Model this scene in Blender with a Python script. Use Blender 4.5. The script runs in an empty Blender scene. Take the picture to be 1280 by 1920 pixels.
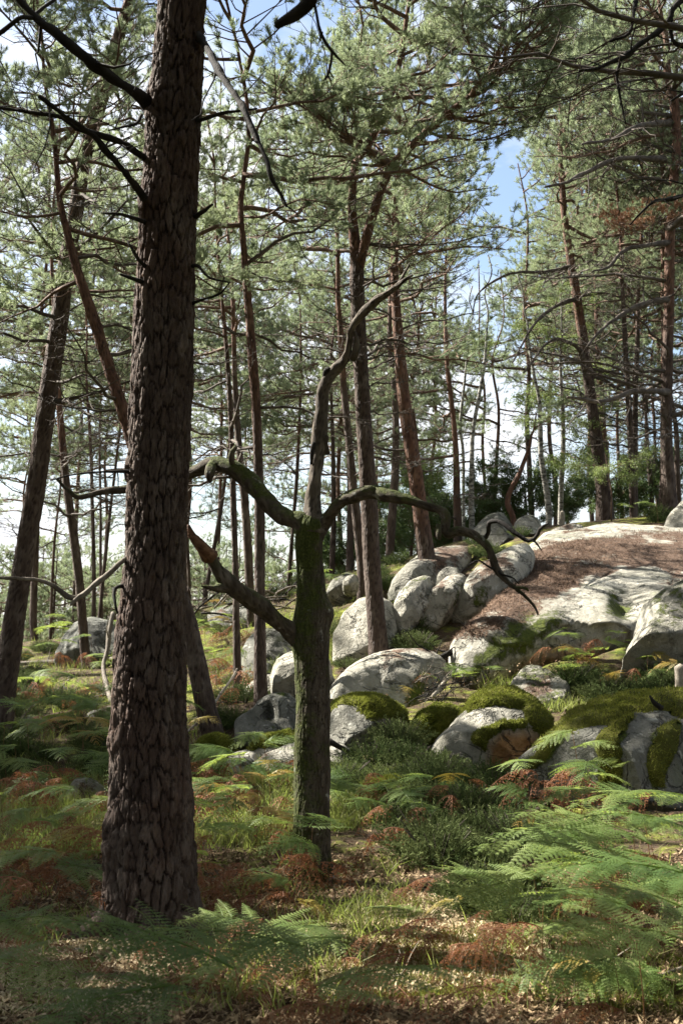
import bpy, math, random
import numpy as np
from mathutils import Matrix, Vector, Euler

# ------------------------------------------------------------------ camera, sky, sun, exposure
scene = bpy.context.scene
COL = scene.collection
FPX = 2400.0
PITCH = math.atan(220.0 / FPX)
CAMZ = 1.6
cam_data = bpy.data.cameras.new("camera")
cam = bpy.data.objects.new("camera", cam_data)
COL.objects.link(cam)
cam.location = (0, 0, CAMZ)
cam.rotation_euler = (math.pi / 2 + PITCH, 0, 0)
cam_data.sensor_fit = 'VERTICAL'
cam_data.sensor_height = 36.0
cam_data.lens = FPX / 1920.0 * 36.0
cam_data.clip_start = 0.05
cam_data.clip_end = 3000
cam_data.dof.use_dof = True
cam_data.dof.focus_distance = 9.5
cam_data.dof.aperture_fstop = 6.3
scene.camera = cam

SUN = Vector((-0.68, 0.35, 0.65)).normalized()      # direction towards the sun: from the left and somewhat behind the scene, about 42 degrees up
SUN_EL = math.asin(SUN.z)
SUN_AZ = math.atan2(SUN.x, SUN.y)
world = bpy.data.worlds.new("World")
scene.world = world
world.use_nodes = True
wn = world.node_tree.nodes; wl = world.node_tree.links
wn.clear()
wo = wn.new('ShaderNodeOutputWorld'); bg = wn.new('ShaderNodeBackground')
sky = wn.new('ShaderNodeTexSky'); sky.sky_type = 'NISHITA'; sky.sun_disc = False
sky.sun_elevation = SUN_EL; sky.sun_rotation = SUN_AZ; sky.air_density = 1.0; sky.dust_density = 1.6
tc = wn.new('ShaderNodeTexCoord'); mp = wn.new('ShaderNodeMapping'); mp.inputs['Scale'].default_value = (1.0, 1.0, 2.6)
nz = wn.new('ShaderNodeTexNoise'); nz.inputs['Scale'].default_value = 3.1; nz.inputs['Detail'].default_value = 7; nz.inputs['Roughness'].default_value = 0.6
cr = wn.new('ShaderNodeValToRGB'); cr.color_ramp.elements[0].position = 0.40; cr.color_ramp.elements[1].position = 0.60
mx = wn.new('ShaderNodeMix'); mx.data_type = 'RGBA'
mx.inputs[7].default_value = (5.6, 5.75, 6.0, 1)
wl.new(tc.outputs['Generated'], mp.inputs['Vector']); wl.new(mp.outputs['Vector'], nz.inputs['Vector'])
wl.new(nz.outputs['Fac'], cr.inputs['Fac']); wl.new(cr.outputs['Color'], mx.inputs[0])
wl.new(sky.outputs['Color'], mx.inputs[6]); wl.new(mx.outputs[2], bg.inputs['Color'])
bg.inputs['Strength'].default_value = 0.05
wl.new(bg.outputs['Background'], wo.inputs['Surface'])
sd = bpy.data.lights.new("sun", 'SUN'); sun = bpy.data.objects.new("sun", sd); COL.objects.link(sun)
sd.energy = 5.0; sd.angle = math.radians(0.53); sd.color = (1.0, 0.955, 0.87)
sun.rotation_euler = SUN.to_track_quat('Z', 'Y').to_euler(); sun.location = (-20, 0, 25)
scene.view_settings.view_transform = 'Standard'
scene.view_settings.look = 'None'
scene.view_settings.gamma = 1
scene.view_settings.use_curve_mapping = False
scene.view_settings.exposure = 2.25
scene.cycles.max_bounces = 6
scene.cycles.diffuse_bounces = 2
scene.cycles.transmission_bounces = 4
scene.cycles.use_denoising = True

# ------------------------------------------------------------------ numpy helpers
rs = np.random.RandomState(7)
CT, ST = math.cos(PITCH), math.sin(PITCH)

def P(px, py, d):
    """the world point seen at photo pixel (px, py) standing d metres ahead of the camera"""
    a = (np.asarray(px, float) - 640) / FPX; b = (960 - np.asarray(py, float)) / FPX
    X = a; Y = CT - b * ST; Z = ST + b * CT
    k = np.asarray(d, float) / Y
    return np.stack([X * k, Y * k, CAMZ + Z * k], -1)

def pix(v):
    v = np.asarray(v, float); x = v[..., 0]; y = v[..., 1]; z = v[..., 2] - CAMZ
    f = y * CT + z * ST; u = -y * ST + z * CT
    f = np.where(f < 0.05, 0.05, f)
    return 640 + FPX * x / f, 960 - FPX * u / f

def _h(ix, iy, iz, s):
    n = (ix.astype(np.int64) * 374761393 + iy.astype(np.int64) * 668265263 + iz.astype(np.int64) * 1274126177 + s * 974634777) & 0xffffffff
    n = ((n ^ (n >> 13)) * 1274126177) & 0xffffffff
    n = ((n ^ (n >> 16)) * 2246822519) & 0xffffffff
    return ((n ^ (n >> 15)) & 0xffffff) / float(0xffffff)

def noise3(p, s=0):
    p = np.asarray(p, float); i = np.floor(p).astype(np.int64); f = p - i; f = f * f * (3 - 2 * f)
    r = 0
    for dx in (0, 1):
        wx = f[..., 0] if dx else 1 - f[..., 0]
        for dy in (0, 1):
            wy = f[..., 1] if dy else 1 - f[..., 1]
            for dz in (0, 1):
                wz = f[..., 2] if dz else 1 - f[..., 2]
                r = r + wx * wy * wz * _h(i[..., 0] + dx, i[..., 1] + dy, i[..., 2] + dz, s)
    return r * 2 - 1

def fbm(p, s=0, o=4):
    p = np.asarray(p, float); a = 1.0; r = 0; t = 0
    for k in range(o):
        r = r + a * noise3(p * (2.03 ** k), s + k * 17); t += a; a *= 0.5
    return r / t

def sstep(a, b, x):
    t = np.clip((x - a) / (b - a), 0, 1); return t * t * (3 - 2 * t)

def voro(x, y, nx, s):
    ix = np.floor(x).astype(np.int64); iy = np.floor(y).astype(np.int64)
    f1 = np.full(x.shape, 9.0); f2 = np.full(x.shape, 9.0); cid = np.zeros(x.shape)
    z = np.zeros_like(ix)
    for di in (-1, 0, 1):
        for dj in (-1, 0, 1):
            cx = ix + di; cy = iy + dj; wx = np.mod(cx, nx)
            jx = _h(wx, cy, z, s); jy = _h(wx, cy, z, s + 5); idd = _h(wx, cy, z, s + 9)
            dd = np.hypot(cx + 0.1 + 0.8 * jx - x, cy + 0.1 + 0.8 * jy - y)
            c1 = dd < f1
            f2 = np.where(c1, f1, np.minimum(f2, dd)); cid = np.where(c1, idd, cid); f1 = np.where(c1, dd, f1)
    return f1, f2, cid

class G:
    """gathers geometry as arrays"""
    def __init__(s): s.V = []; s.Q = []; s.T = []; s.A = []; s.n = 0; s.QM = []; s.TM = []
    def add(s, V, Q=None, T=None, a=0.0, m=0):
        V = np.asarray(V, float).reshape(-1, 3)
        if Q is not None and len(Q): s.Q.append(np.asarray(Q, np.int64) + s.n); s.QM.append(np.full(len(Q), m))
        if T is not None and len(T): s.T.append(np.asarray(T, np.int64) + s.n); s.TM.append(np.full(len(T), m))
        s.V.append(V); s.A.append(np.broadcast_to(np.asarray(a, float), (len(V),)).copy()); s.n += len(V)
    def mesh(s, name, mats, smooth=True):
        V = np.concatenate(s.V) if s.V else np.zeros((0, 3))
        Q = np.concatenate(s.Q) if s.Q else np.zeros((0, 4), np.int64)
        T = np.concatenate(s.T) if s.T else np.zeros((0, 3), np.int64)
        return mkmesh(name, V, Q, T, mats, smooth, {'a': np.concatenate(s.A)} if s.A else {},
                      np.concatenate(([*s.QM] or [np.zeros(0)]) + ([*s.TM] or [np.zeros(0)])))

def mkmesh(name, V, Q, T, mats, smooth=True, attrs=None, mi=None):
    me = bpy.data.meshes.new(name)
    me.vertices.add(len(V)); me.vertices.foreach_set('co', np.asarray(V, np.float32).ravel())
    nl = len(Q) * 4 + len(T) * 3
    me.loops.add(nl); me.loops.foreach_set('vertex_index', np.concatenate([np.asarray(Q).ravel(), np.asarray(T).ravel()]).astype(np.int32))
    me.polygons.add(len(Q) + len(T))
    st = np.concatenate([np.arange(len(Q)) * 4, len(Q) * 4 + np.arange(len(T)) * 3]).astype(np.int32)
    me.polygons.foreach_set('loop_start', st)
    me.polygons.foreach_set('use_smooth', np.full(len(Q) + len(T), bool(smooth)))
    if mi is not None and len(mi): me.polygons.foreach_set('material_index', np.asarray(mi).astype(np.int32))
    for m in (mats if isinstance(mats, (list, tuple)) else [mats]): me.materials.append(m)
    me.update(calc_edges=True)
    for k, v in (attrs or {}).items():
        at = me.attributes.new(k, 'FLOAT', 'POINT'); at.data.foreach_set('value', np.asarray(v, np.float32))
    return me

def obj(name, me, parent=None, mat4=None):
    o = bpy.data.objects.new(name, me); COL.objects.link(o)
    if parent is not None: o.parent = parent
    if mat4 is not None: o.matrix_local = mat4
    return o

def tag(o, label=None, cat=None, group=None, kind=None):
    if label: o['label'] = label
    if cat: o['category'] = cat
    if group: o['group'] = group
    if kind: o['kind'] = kind
    return o

def crom(K, n):
    """Catmull-Rom through the rows of K, n samples"""
    K = np.asarray(K, float)
    if len(K) < 3:
        t = np.linspace(0, 1, n)[:, None]; return K[0] * (1 - t) + K[-1] * t
    seg = np.r_[0, np.cumsum(np.maximum(np.linalg.norm(np.diff(K[:, :3], axis=0), axis=1), 1e-6))]
    t = np.linspace(0, seg[-1], n); i = np.clip(np.searchsorted(seg, t, side='right') - 1, 0, len(K) - 2)
    u = ((t - seg[i]) / (seg[i + 1] - seg[i]))[:, None]
    E = np.vstack([2 * K[0] - K[1], K, 2 * K[-1] - K[-2]])
    p0, p1, p2, p3 = E[i], E[i + 1], E[i + 2], E[i + 3]
    return 0.5 * ((2 * p1) + (-p0 + p2) * u + (2 * p0 - 5 * p1 + 4 * p2 - p3) * u * u + (-p0 + 3 * p1 - 3 * p2 + p3) * u ** 3)

def frames(pts):
    d = np.gradient(pts, axis=0); d /= np.maximum(np.linalg.norm(d, axis=1, keepdims=True), 1e-9)
    N = np.zeros_like(d); r = np.array([1.0, 0, 0]) if abs(d[0, 0]) < 0.8 else np.array([0, 1.0, 0])
    v = r - d[0] * r.dot(d[0]); v /= np.linalg.norm(v); N[0] = v
    for i in range(1, len(d)):
        v = v - d[i] * v.dot(d[i]); v /= max(np.linalg.norm(v), 1e-9); N[i] = v
    return d, N, np.cross(d, N)

def tube(pts, rad, sides=6, disp=None, cap=True):
    """swept tube; disp(theta, arc, rad) adds to the radius"""
    pts = np.asarray(pts, float); n = len(pts); rad = np.broadcast_to(np.asarray(rad, float), (n,))
    d, N, B = frames(pts)
    th = np.arange(sides) * 2 * math.pi / sides
    R = np.repeat(rad[:, None], sides, 1)
    if disp is not None:
        arc = np.r_[0, np.cumsum(np.linalg.norm(np.diff(pts, axis=0), axis=1))]
        R = R + disp(np.broadcast_to(th, (n, sides)), np.broadcast_to(arc[:, None], (n, sides)), R)
    V = pts[:, None] + R[..., None] * (np.cos(th)[None, :, None] * N[:, None] + np.sin(th)[None, :, None] * B[:, None])
    V = V.reshape(-1, 3)
    i = np.arange(n - 1)[:, None] * sides; j = np.arange(sides)[None]; k = (j + 1) % sides
    Q = np.stack([i + j, i + k, i + sides + k, i + sides + j], -1).reshape(-1, 4)
    T = np.zeros((0, 3), np.int64)
    if cap:
        m = len(V); V = np.vstack([V, pts[-1] + d[-1] * rad[-1] * 0.6, pts[0] - d[0] * rad[0] * 0.3])
        jj = np.arange(sides); kk = (jj + 1) % sides; e = (n - 1) * sides
        T = np.vstack([np.stack([e + jj, e + kk, np.full(sides, m)], -1), np.stack([kk, jj, np.full(sides, m + 1)], -1)])
    return V, Q, T

def sdpoly(px, py, poly):
    """signed distance to a polygon, positive inside"""
    px = np.asarray(px, float); py = np.asarray(py, float); poly = np.asarray(poly, float)
    dmin = np.full(px.shape, 1e9); ins = np.zeros(px.shape, bool)
    for a, b in zip(poly, np.roll(poly, -1, 0)):
        e = b - a; t = np.clip(((px - a[0]) * e[0] + (py - a[1]) * e[1]) / max(e.dot(e), 1e-9), 0, 1)
        dmin = np.minimum(dmin, np.hypot(px - a[0] - t * e[0], py - a[1] - t * e[1]))
        if a[1] != b[1]:
            c = ((a[1] > py) != (b[1] > py)) & (px < (b[0] - a[0]) * (py - a[1]) / (b[1] - a[1]) + a[0]); ins ^= c
    return np.where(ins, dmin, -dmin)

# ------------------------------------------------------------------ materials
def newmat(name):
    m = bpy.data.materials.new(name); m.use_nodes = True; nt = m.node_tree; nt.nodes.clear()
    out = nt.nodes.new('ShaderNodeOutputMaterial'); return m, nt, out

class NB:
    def __init__(s, nt): s.nt = nt; s.t = nt.nodes.new('ShaderNodeTexCoord'); s.o = s.t.outputs['Object']
    def n(s, t, **k):
        x = s.nt.nodes.new(t)
        for a, b in k.items(): setattr(x, a, b)
        return x
    def lk(s, a, b): s.nt.links.new(a, b)
    def noise(s, scale, detail=4, rough=0.55, vscale=None, vec=None, dist=0.0, w=None):
        x = s.n('ShaderNodeTexNoise'); x.inputs['Scale'].default_value = scale; x.inputs['Detail'].default_value = detail
        x.inputs['Roughness'].default_value = rough; x.inputs['Distortion'].default_value = dist
        v = vec or s.o
        if vscale:
            m = s.n('ShaderNodeMapping'); m.inputs['Scale'].default_value = vscale; s.lk(v, m.inputs['Vector']); v = m.outputs['Vector']
        s.lk(v, x.inputs['Vector']); return x.outputs['Fac']
    def ramp(s, f, stops):
        r = s.n('ShaderNodeValToRGB'); e = r.color_ramp.elements
        while len(e) < len(stops): e.new(0.5)
        for q, (p, c) in zip(e, stops): q.position = p; q.color = (c[0], c[1], c[2], 1) if len(c) >= 3 else (c[0],) * 3 + (1,)
        s.lk(f, r.inputs['Fac']); return r.outputs['Color']
    def mix(s, f, a, b, mode='MIX'):
        m = s.n('ShaderNodeMix', data_type='RGBA', blend_type=mode)
        for i, v in ((0, f), (6, a), (7, b)):
            if hasattr(v, 'links') or hasattr(v, 'is_linked'): s.lk(v, m.inputs[i])
            elif i == 0: m.inputs[0].default_value = v
            else: m.inputs[i].default_value = (*v, 1)
        return m.outputs[2]
    def math(s, op, a, b=None, clamp=False):
        m = s.n('ShaderNodeMath', operation=op, use_clamp=clamp)
        for i, v in ((0, a), (1, b)):
            if v is None: continue
            if hasattr(v, 'is_linked'): s.lk(v, m.inputs[i])
            else: m.inputs[i].default_value = v
        return m.outputs[0]
    def attr(s, name): a = s.n('ShaderNodeAttribute', attribute_name=name); return a.outputs['Fac']
    def rnd(s): return s.n('ShaderNodeObjectInfo').outputs['Random']
    def bump(s, h, strength=0.5, dist=0.02):
        b = s.n('ShaderNodeBump'); b.inputs['Strength'].default_value = strength; b.inputs['Distance'].default_value = dist
        s.lk(h, b.inputs['Height']); return b.outputs['Normal']
    def prin(s, col, rough=0.8, normal=None, spec=0.3):
        p = s.n('ShaderNodeBsdfPrincipled')
        if hasattr(col, 'is_linked'): s.lk(col, p.inputs['Base Color'])
        else: p.inputs['Base Color'].default_value = (*col, 1)
        p.inputs['Roughness'].default_value = rough; p.inputs['Specular IOR Level'].default_value = spec
        if normal is not None: s.lk(normal, p.inputs['Normal'])
        return p.outputs['BSDF']

def foliage_mat(name, dark, mid, pale, trans=0.3, tcol=None, rough=0.5, spec=0.35, nscale=1.2):
    """needles and leaves: colour wanders with the plant, the place on it and a fleck of noise; some light comes through"""
    m, nt, out = newmat(name); b = NB(nt)
    r = b.rnd(); nzf = b.noise(nscale, 3); f = b.math('ADD', b.math('MULTIPLY', nzf, 0.9), b.math('MULTIPLY', r, 0.35))
    f = b.math('ADD', f, b.math('MULTIPLY', b.attr('a'), 0.25))
    c = b.ramp(f, [(0.35, dark), (0.62, mid), (0.95, pale)])
    p = b.prin(c, rough, None, spec)
    if trans > 0:
        t = b.n('ShaderNodeBsdfTranslucent')
        tc_ = b.mix(0.6, c, tcol or pale); b.lk(tc_, t.inputs['Color'])
        mxs = b.n('ShaderNodeMixShader'); mxs.inputs[0].default_value = trans
        b.lk(p, mxs.inputs[1]); b.lk(t.outputs[0], mxs.inputs[2]); b.lk(mxs.outputs[0], out.inputs['Surface'])
    else: b.lk(p, out.inputs['Surface'])
    return m

M = {}
M['needles'] = foliage_mat('pine_needles', (0.05, 0.09, 0.062), (0.12, 0.168, 0.105), (0.27, 0.305, 0.18), 0.46, (0.33, 0.39, 0.20))
M['needles_dead'] = foliage_mat('dead_needles', (0.14, 0.06, 0.03), (0.22, 0.10, 0.05), (0.30, 0.16, 0.08), 0.2)
M['birch_leaves'] = foliage_mat('birch_leaves', (0.06, 0.10, 0.03), (0.11, 0.16, 0.05), (0.20, 0.24, 0.09), 0.4, (0.25, 0.32, 0.09))
M['bush_leaves'] = foliage_mat('bush_leaves', (0.03, 0.055, 0.02), (0.055, 0.09, 0.03), (0.10, 0.14, 0.05), 0.3, (0.13, 0.2, 0.05))
M['fern'] = foliage_mat('bracken_green', (0.05, 0.095, 0.03), (0.10, 0.16, 0.045), (0.20, 0.25, 0.08), 0.5, (0.36, 0.44, 0.07), 0.55, 0.2, 3.0)
M['fern_yellow'] = foliage_mat('bracken_yellowing', (0.14, 0.13, 0.02), (0.26, 0.20, 0.04), (0.36, 0.22, 0.06), 0.4, (0.4, 0.3, 0.05), 0.5, 0.3, 3.0)
M['fern_brown'] = foliage_mat('bracken_dry', (0.08, 0.032, 0.016), (0.17, 0.07, 0.034), (0.30, 0.15, 0.08), 0.35, (0.32, 0.13, 0.05), 0.7, 0.2, 4.0)
M['heather'] = foliage_mat('heather_sprigs', (0.022, 0.04, 0.014), (0.045, 0.07, 0.022), (0.10, 0.12, 0.045), 0.2, None, 0.9, 0.05, 3.0)
M['grass'] = foliage_mat('grass_blades', (0.05, 0.07, 0.018), (0.09, 0.115, 0.03), (0.22, 0.20, 0.09), 0.4, (0.3, 0.4, 0.06), 0.6, 0.2, 2.0)
M['litter'] = foliage_mat('dry_litter', (0.035, 0.02, 0.012), (0.10, 0.062, 0.036), (0.34, 0.25, 0.15), 0.08, None, 0.85, 0.1, 14.0)
M['straw'] = foliage_mat('straw_scraps', (0.14, 0.09, 0.05), (0.30, 0.22, 0.12), (0.52, 0.43, 0.28), 0.1, None, 0.85, 0.1, 12.0)
M['pine_litter'] = foliage_mat('fallen_needles', (0.05, 0.03, 0.02), (0.12, 0.075, 0.05), (0.28, 0.20, 0.14), 0.05, None, 0.85, 0.1, 9.0)
M['moss_fuzz'] = foliage_mat('moss_sprigs', (0.035, 0.05, 0.008), (0.095, 0.11, 0.016), (0.22, 0.22, 0.045), 0.3, (0.26, 0.3, 0.05), 0.8, 0.1, 5.0)

def trunk_mat(name):
    """attribute a: 0 in the furrows to 1 on the plates; attribute red: how far the orange upper bark has taken over; attribute moss"""
    m, nt, out = newmat(name); b = NB(nt)
    n1 = b.noise(9, 5, 0.6, (1, 1, 0.35)); n2 = b.noise(60, 4, 0.65)
    grey = b.ramp(n1, [(0.3, (0.045, 0.030, 0.022)), (0.5, (0.095, 0.07, 0.054)), (0.72, (0.20, 0.165, 0.135))])
    red = b.ramp(n1, [(0.3, (0.095, 0.042, 0.026)), (0.5, (0.18, 0.088, 0.053)), (0.75, (0.31, 0.19, 0.125))])
    c = b.mix(b.attr('red'), grey, red)
    c = b.mix(b.math('MULTIPLY', n2, 0.55), c, (0.07, 0.04, 0.03))
    c = b.mix(b.math('SUBTRACT', 1.0, b.attr('a'), True), c, (0.022, 0.013, 0.009))
    mm = b.math('MULTIPLY', b.math('SUBTRACT', b.math('ADD', b.attr('moss'), b.noise(7, 5, 0.65)), 0.72), 5.0, True)
    moss = b.ramp(n2, [(0.3, (0.03, 0.045, 0.008)), (0.7, (0.10, 0.115, 0.02))])
    c = b.mix(mm, c, moss)
    v = b.n('ShaderNodeTexVoronoi', feature='DISTANCE_TO_EDGE'); mpg = b.n('ShaderNodeMapping'); mpg.inputs['Scale'].default_value = (1, 1, 0.3)
    b.lk(b.o, mpg.inputs['Vector']); b.lk(mpg.outputs['Vector'], v.inputs['Vector']); v.inputs['Scale'].default_value = 26
    h = b.math('ADD', b.math('MULTIPLY', b.math('MINIMUM', v.outputs['Distance'], 0.25), 2.2), b.math('MULTIPLY', b.noise(45, 5, 0.7), 0.7))
    b.lk(b.prin(c, 0.85, b.bump(h, 1.0, 0.014), 0.25), out.inputs['Surface']); return m
M['bark'] = trunk_mat('pine_bark')

def simple_mat(name, stops, scale=12, vs=None, rough=0.85, bump=0.5, spec=0.2, bscale=60):
    m, nt, out = newmat(name); b = NB(nt)
    c = b.ramp(b.noise(scale, 5, 0.6, vs), stops)
    b.lk(b.prin(c, rough, b.bump(b.noise(bscale, 4, 0.65, vs), bump, 0.01), spec), out.inputs['Surface']); return m
M['twig'] = simple_mat('twig_bark', [(0.3, (0.055, 0.035, 0.026)), (0.55, (0.13, 0.085, 0.06)), (0.8, (0.26, 0.15, 0.10))], 6)
M['dead_twig'] = simple_mat('dead_twig_bark', [(0.3, (0.04, 0.032, 0.026)), (0.55, (0.085, 0.07, 0.057)), (0.8, (0.17, 0.145, 0.12))], 6)
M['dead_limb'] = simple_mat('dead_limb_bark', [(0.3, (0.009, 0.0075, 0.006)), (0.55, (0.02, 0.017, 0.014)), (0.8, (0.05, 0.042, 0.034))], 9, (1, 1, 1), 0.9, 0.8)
M['deadwood'] = simple_mat('weathered_wood', [(0.28, (0.04, 0.032, 0.025)), (0.5, (0.12, 0.10, 0.075)), (0.75, (0.24, 0.205, 0.16))], 16, (1, 1, 0.12), 0.8, 0.8, 0.2, 50)
def wood_mat():
    m, nt, out = newmat('weathered_snag'); b = NB(nt)
    c = b.ramp(b.noise(22, 6, 0.7, (1, 1, 0.10)), [(0.3, (0.035, 0.027, 0.02)), (0.5, (0.10, 0.08, 0.06)), (0.72, (0.22, 0.185, 0.14))])
    c = b.mix(b.math('SUBTRACT', 1.0, b.attr('a'), True), c, (0.02, 0.015, 0.011))
    c = b.mix(b.math('MULTIPLY', b.math('SUBTRACT', b.noise(3, 5, 0.7), 0.52), 5.0, True), c, (0.05, 0.04, 0.03))
    b.lk(b.prin(c, 0.85, b.bump(b.noise(60, 5, 0.7, (1, 1, 0.08)), 0.9, 0.01), 0.2), out.inputs['Surface']); return m
M['snag'] = wood_mat()
M['pale_wood'] = simple_mat('pale_dead_wood', [(0.3, (0.16, 0.13, 0.10)), (0.6, (0.32, 0.28, 0.22)), (0.8, (0.45, 0.4, 0.33))], 16)
M['redwood'] = simple_mat('torn_heartwood', [(0.3, (0.03, 0.014, 0.008)), (0.5, (0.10, 0.048, 0.025)), (0.8, (0.24, 0.14, 0.08))], 20, (0.4, 1, 1), 0.85, 0.9)
M['stem'] = simple_mat('bracken_stem', [(0.3, (0.08, 0.03, 0.015)), (0.6, (0.16, 0.08, 0.03)), (0.8, (0.16, 0.15, 0.05))], 4, None, 0.6, 0.1)
M['birch'] = simple_mat('birch_bark', [(0.40, (0.04, 0.036, 0.03)), (0.5, (0.22, 0.21, 0.18)), (0.8, (0.45, 0.43, 0.38))], 9, (1, 1, 3.0), 0.6, 0.3)

def moss_mat():
    m, nt, out = newmat('moss_cushion'); b = NB(nt)
    c = b.ramp(b.noise(3.5, 6, 0.7), [(0.3, (0.04, 0.05, 0.01)), (0.5, (0.085, 0.10, 0.016)), (0.72, (0.15, 0.15, 0.028))])
    c = b.mix(b.math('MULTIPLY', b.noise(18, 3), 0.4), c, (0.10, 0.055, 0.025))
    h = b.math('ADD', b.noise(90, 4, 0.8), b.math('MULTIPLY', b.noise(16, 3), 1.5))
    b.lk(b.prin(c, 0.95, b.bump(h, 0.9, 0.02), 0.1), out.inputs['Surface']); return m
M['moss'] = moss_mat()

def oak_mat():
    m, nt, out = newmat('oak_bark'); b = NB(nt)
    n1 = b.noise(14, 5, 0.6, (1, 1, 0.25)); n2 = b.noise(70, 4, 0.7)
    c = b.ramp(n1, [(0.3, (0.035, 0.027, 0.02)), (0.55, (0.085, 0.068, 0.052)), (0.8, (0.18, 0.155, 0.125))])
    c = b.mix(b.math('SUBTRACT', 1.0, b.attr('a'), True), c, (0.025, 0.018, 0.012))
    mm = b.math('MULTIPLY', b.math('SUBTRACT', b.math('ADD', b.attr('moss'), b.math('MULTIPLY', b.noise(7, 9, 0.8), 1.7)), 1.1), 3.5, True)
    c = b.mix(mm, c, b.ramp(n2, [(0.3, (0.02, 0.028, 0.006)), (0.55, (0.05, 0.06, 0.012)), (0.8, (0.11, 0.115, 0.025))]))
    li = b.math('MULTIPLY', b.math('SUBTRACT', b.noise(11, 3, 0.5), 0.66), 9.0, True)
    c = b.mix(li, c, (0.36, 0.36, 0.32))
    b.lk(b.prin(c, 0.9, b.bump(b.math('ADD', n2, b.noise(25, 4, 0.6, (1, 1, 0.3))), 0.7, 0.012), 0.2), out.inputs['Surface']); return m
M['oak'] = oak_mat()

def rock_mat():
    """attributes: moss, litter (fallen pine needles), rust (iron-stained underside), dark (lichened grey face; on the far left boulder also painted shade)"""
    m, nt, out = newmat('sandstone'); b = NB(nt)
    big = b.noise(1.3, 6, 0.6); fine = b.noise(38, 5, 0.75); mid = b.noise(7, 6, 0.65)
    c = b.ramp(big, [(0.3, (0.19, 0.18, 0.14)), (0.5, (0.34, 0.32, 0.265)), (0.7, (0.50, 0.475, 0.40))])
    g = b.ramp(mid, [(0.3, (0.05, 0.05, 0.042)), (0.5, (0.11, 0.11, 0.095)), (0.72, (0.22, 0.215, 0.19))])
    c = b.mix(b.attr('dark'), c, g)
    stn = b.math('MULTIPLY', b.math('SUBTRACT', b.noise(0.9, 7, 0.72, (1, 1, 1.6)), 0.5), 5.0, True)
    c = b.mix(b.math('MULTIPLY', stn, 0.55), c, (0.13, 0.125, 0.095))
    strk = b.math('MULTIPLY', b.math('SUBTRACT', b.noise(5, 6, 0.7, (1, 1, 0.18)), 0.53), 7.0, True)
    c = b.mix(b.math('MULTIPLY', strk, 0.55), c, (0.07, 0.072, 0.055))
    spk = b.math('MULTIPLY', b.math('SUBTRACT', mid, 0.53), 8.0, True)
    c = b.mix(b.math('MULTIPLY', spk, 0.65), c, (0.10, 0.10, 0.075))
    pale = b.math('MULTIPLY', b.math('SUBTRACT', b.noise(11, 4, 0.6), 0.6), 12.0, True)
    c = b.mix(b.math('MULTIPLY', pale, 0.6), c, (0.5, 0.49, 0.43))
    c = b.mix(b.math('MULTIPLY', b.math('SUBTRACT', fine, 0.55), 2.5, True), c, (0.10, 0.095, 0.08))
    al = b.math('MULTIPLY', b.math('SUBTRACT', b.noise(2.6, 5, 0.6, (1, 1, 0.6)), 0.56), 5.0, True)
    c = b.mix(b.math('MULTIPLY', al, 0.55), c, (0.17, 0.19, 0.085))
    c = b.mix(b.attr('rust'), c, b.ramp(mid, [(0.3, (0.16, 0.07, 0.025)), (0.7, (0.34, 0.19, 0.08))]))
    lm = b.math('MULTIPLY', b.math('SUBTRACT', b.math('ADD', b.attr('litter'), b.math('MULTIPLY', b.noise(4, 10, 0.85), 2.0)), 1.42), 6.0, True)
    c = b.mix(lm, c, b.ramp(b.noise(55, 3, 0.8), [(0.3, (0.045, 0.027, 0.018)), (0.5, (0.11, 0.068, 0.046)), (0.75, (0.22, 0.15, 0.105))]))
    mm = b.math('MULTIPLY', b.math('SUBTRACT', b.math('ADD', b.attr('moss'), b.math('MULTIPLY', b.noise(5, 10, 0.85, (1, 1, 0.6)), 2.0)), 1.5), 6.0, True)
    c = b.mix(mm, c, b.ramp(b.noise(30, 4, 0.8), [(0.3, (0.035, 0.05, 0.008)), (0.55, (0.085, 0.105, 0.015)), (0.8, (0.16, 0.17, 0.03))]))
    cn = b.math('ABSOLUTE', b.math('SUBTRACT', b.noise(1.1, 5, 0.55, (1, 1, 2.4), dist=0.6), 0.5))
    cn2 = b.math('ABSOLUTE', b.math('SUBTRACT', b.noise(2.3, 4, 0.55, (1.8, 1, 0.8), dist=0.4), 0.47))
    ck = b.math('SUBTRACT', 1.0, b.math('MULTIPLY', b.math('MINIMUM', cn, b.math('ADD', cn2, 0.002)), 75.0), True)
    ck = b.math('MULTIPLY', ck, b.math('MULTIPLY', b.math('SUBTRACT', b.noise(1.7, 3), 0.42), 9.0, True))
    c = b.mix(b.math('MULTIPLY', ck, 0.85), c, (0.03, 0.027, 0.02))
    grain = b.noise(110, 3, 0.8)
    c = b.mix(b.math('MULTIPLY', b.math('SUBTRACT', grain, 0.56), 4.0, True), c, (0.10, 0.095, 0.075))
    h = b.math('ADD', b.math('ADD', b.math('MULTIPLY', fine, 0.6), b.math('MULTIPLY', mid, 1.6)), b.math('SUBTRACT', b.math('MULTIPLY', mm, 0.6), b.math('MULTIPLY', ck, 1.5)))
    b.lk(b.prin(c, 0.9, b.bump(h, 0.8, 0.05), 0.2), out.inputs['Surface']); return m
M['rock'] = rock_mat()

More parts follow.
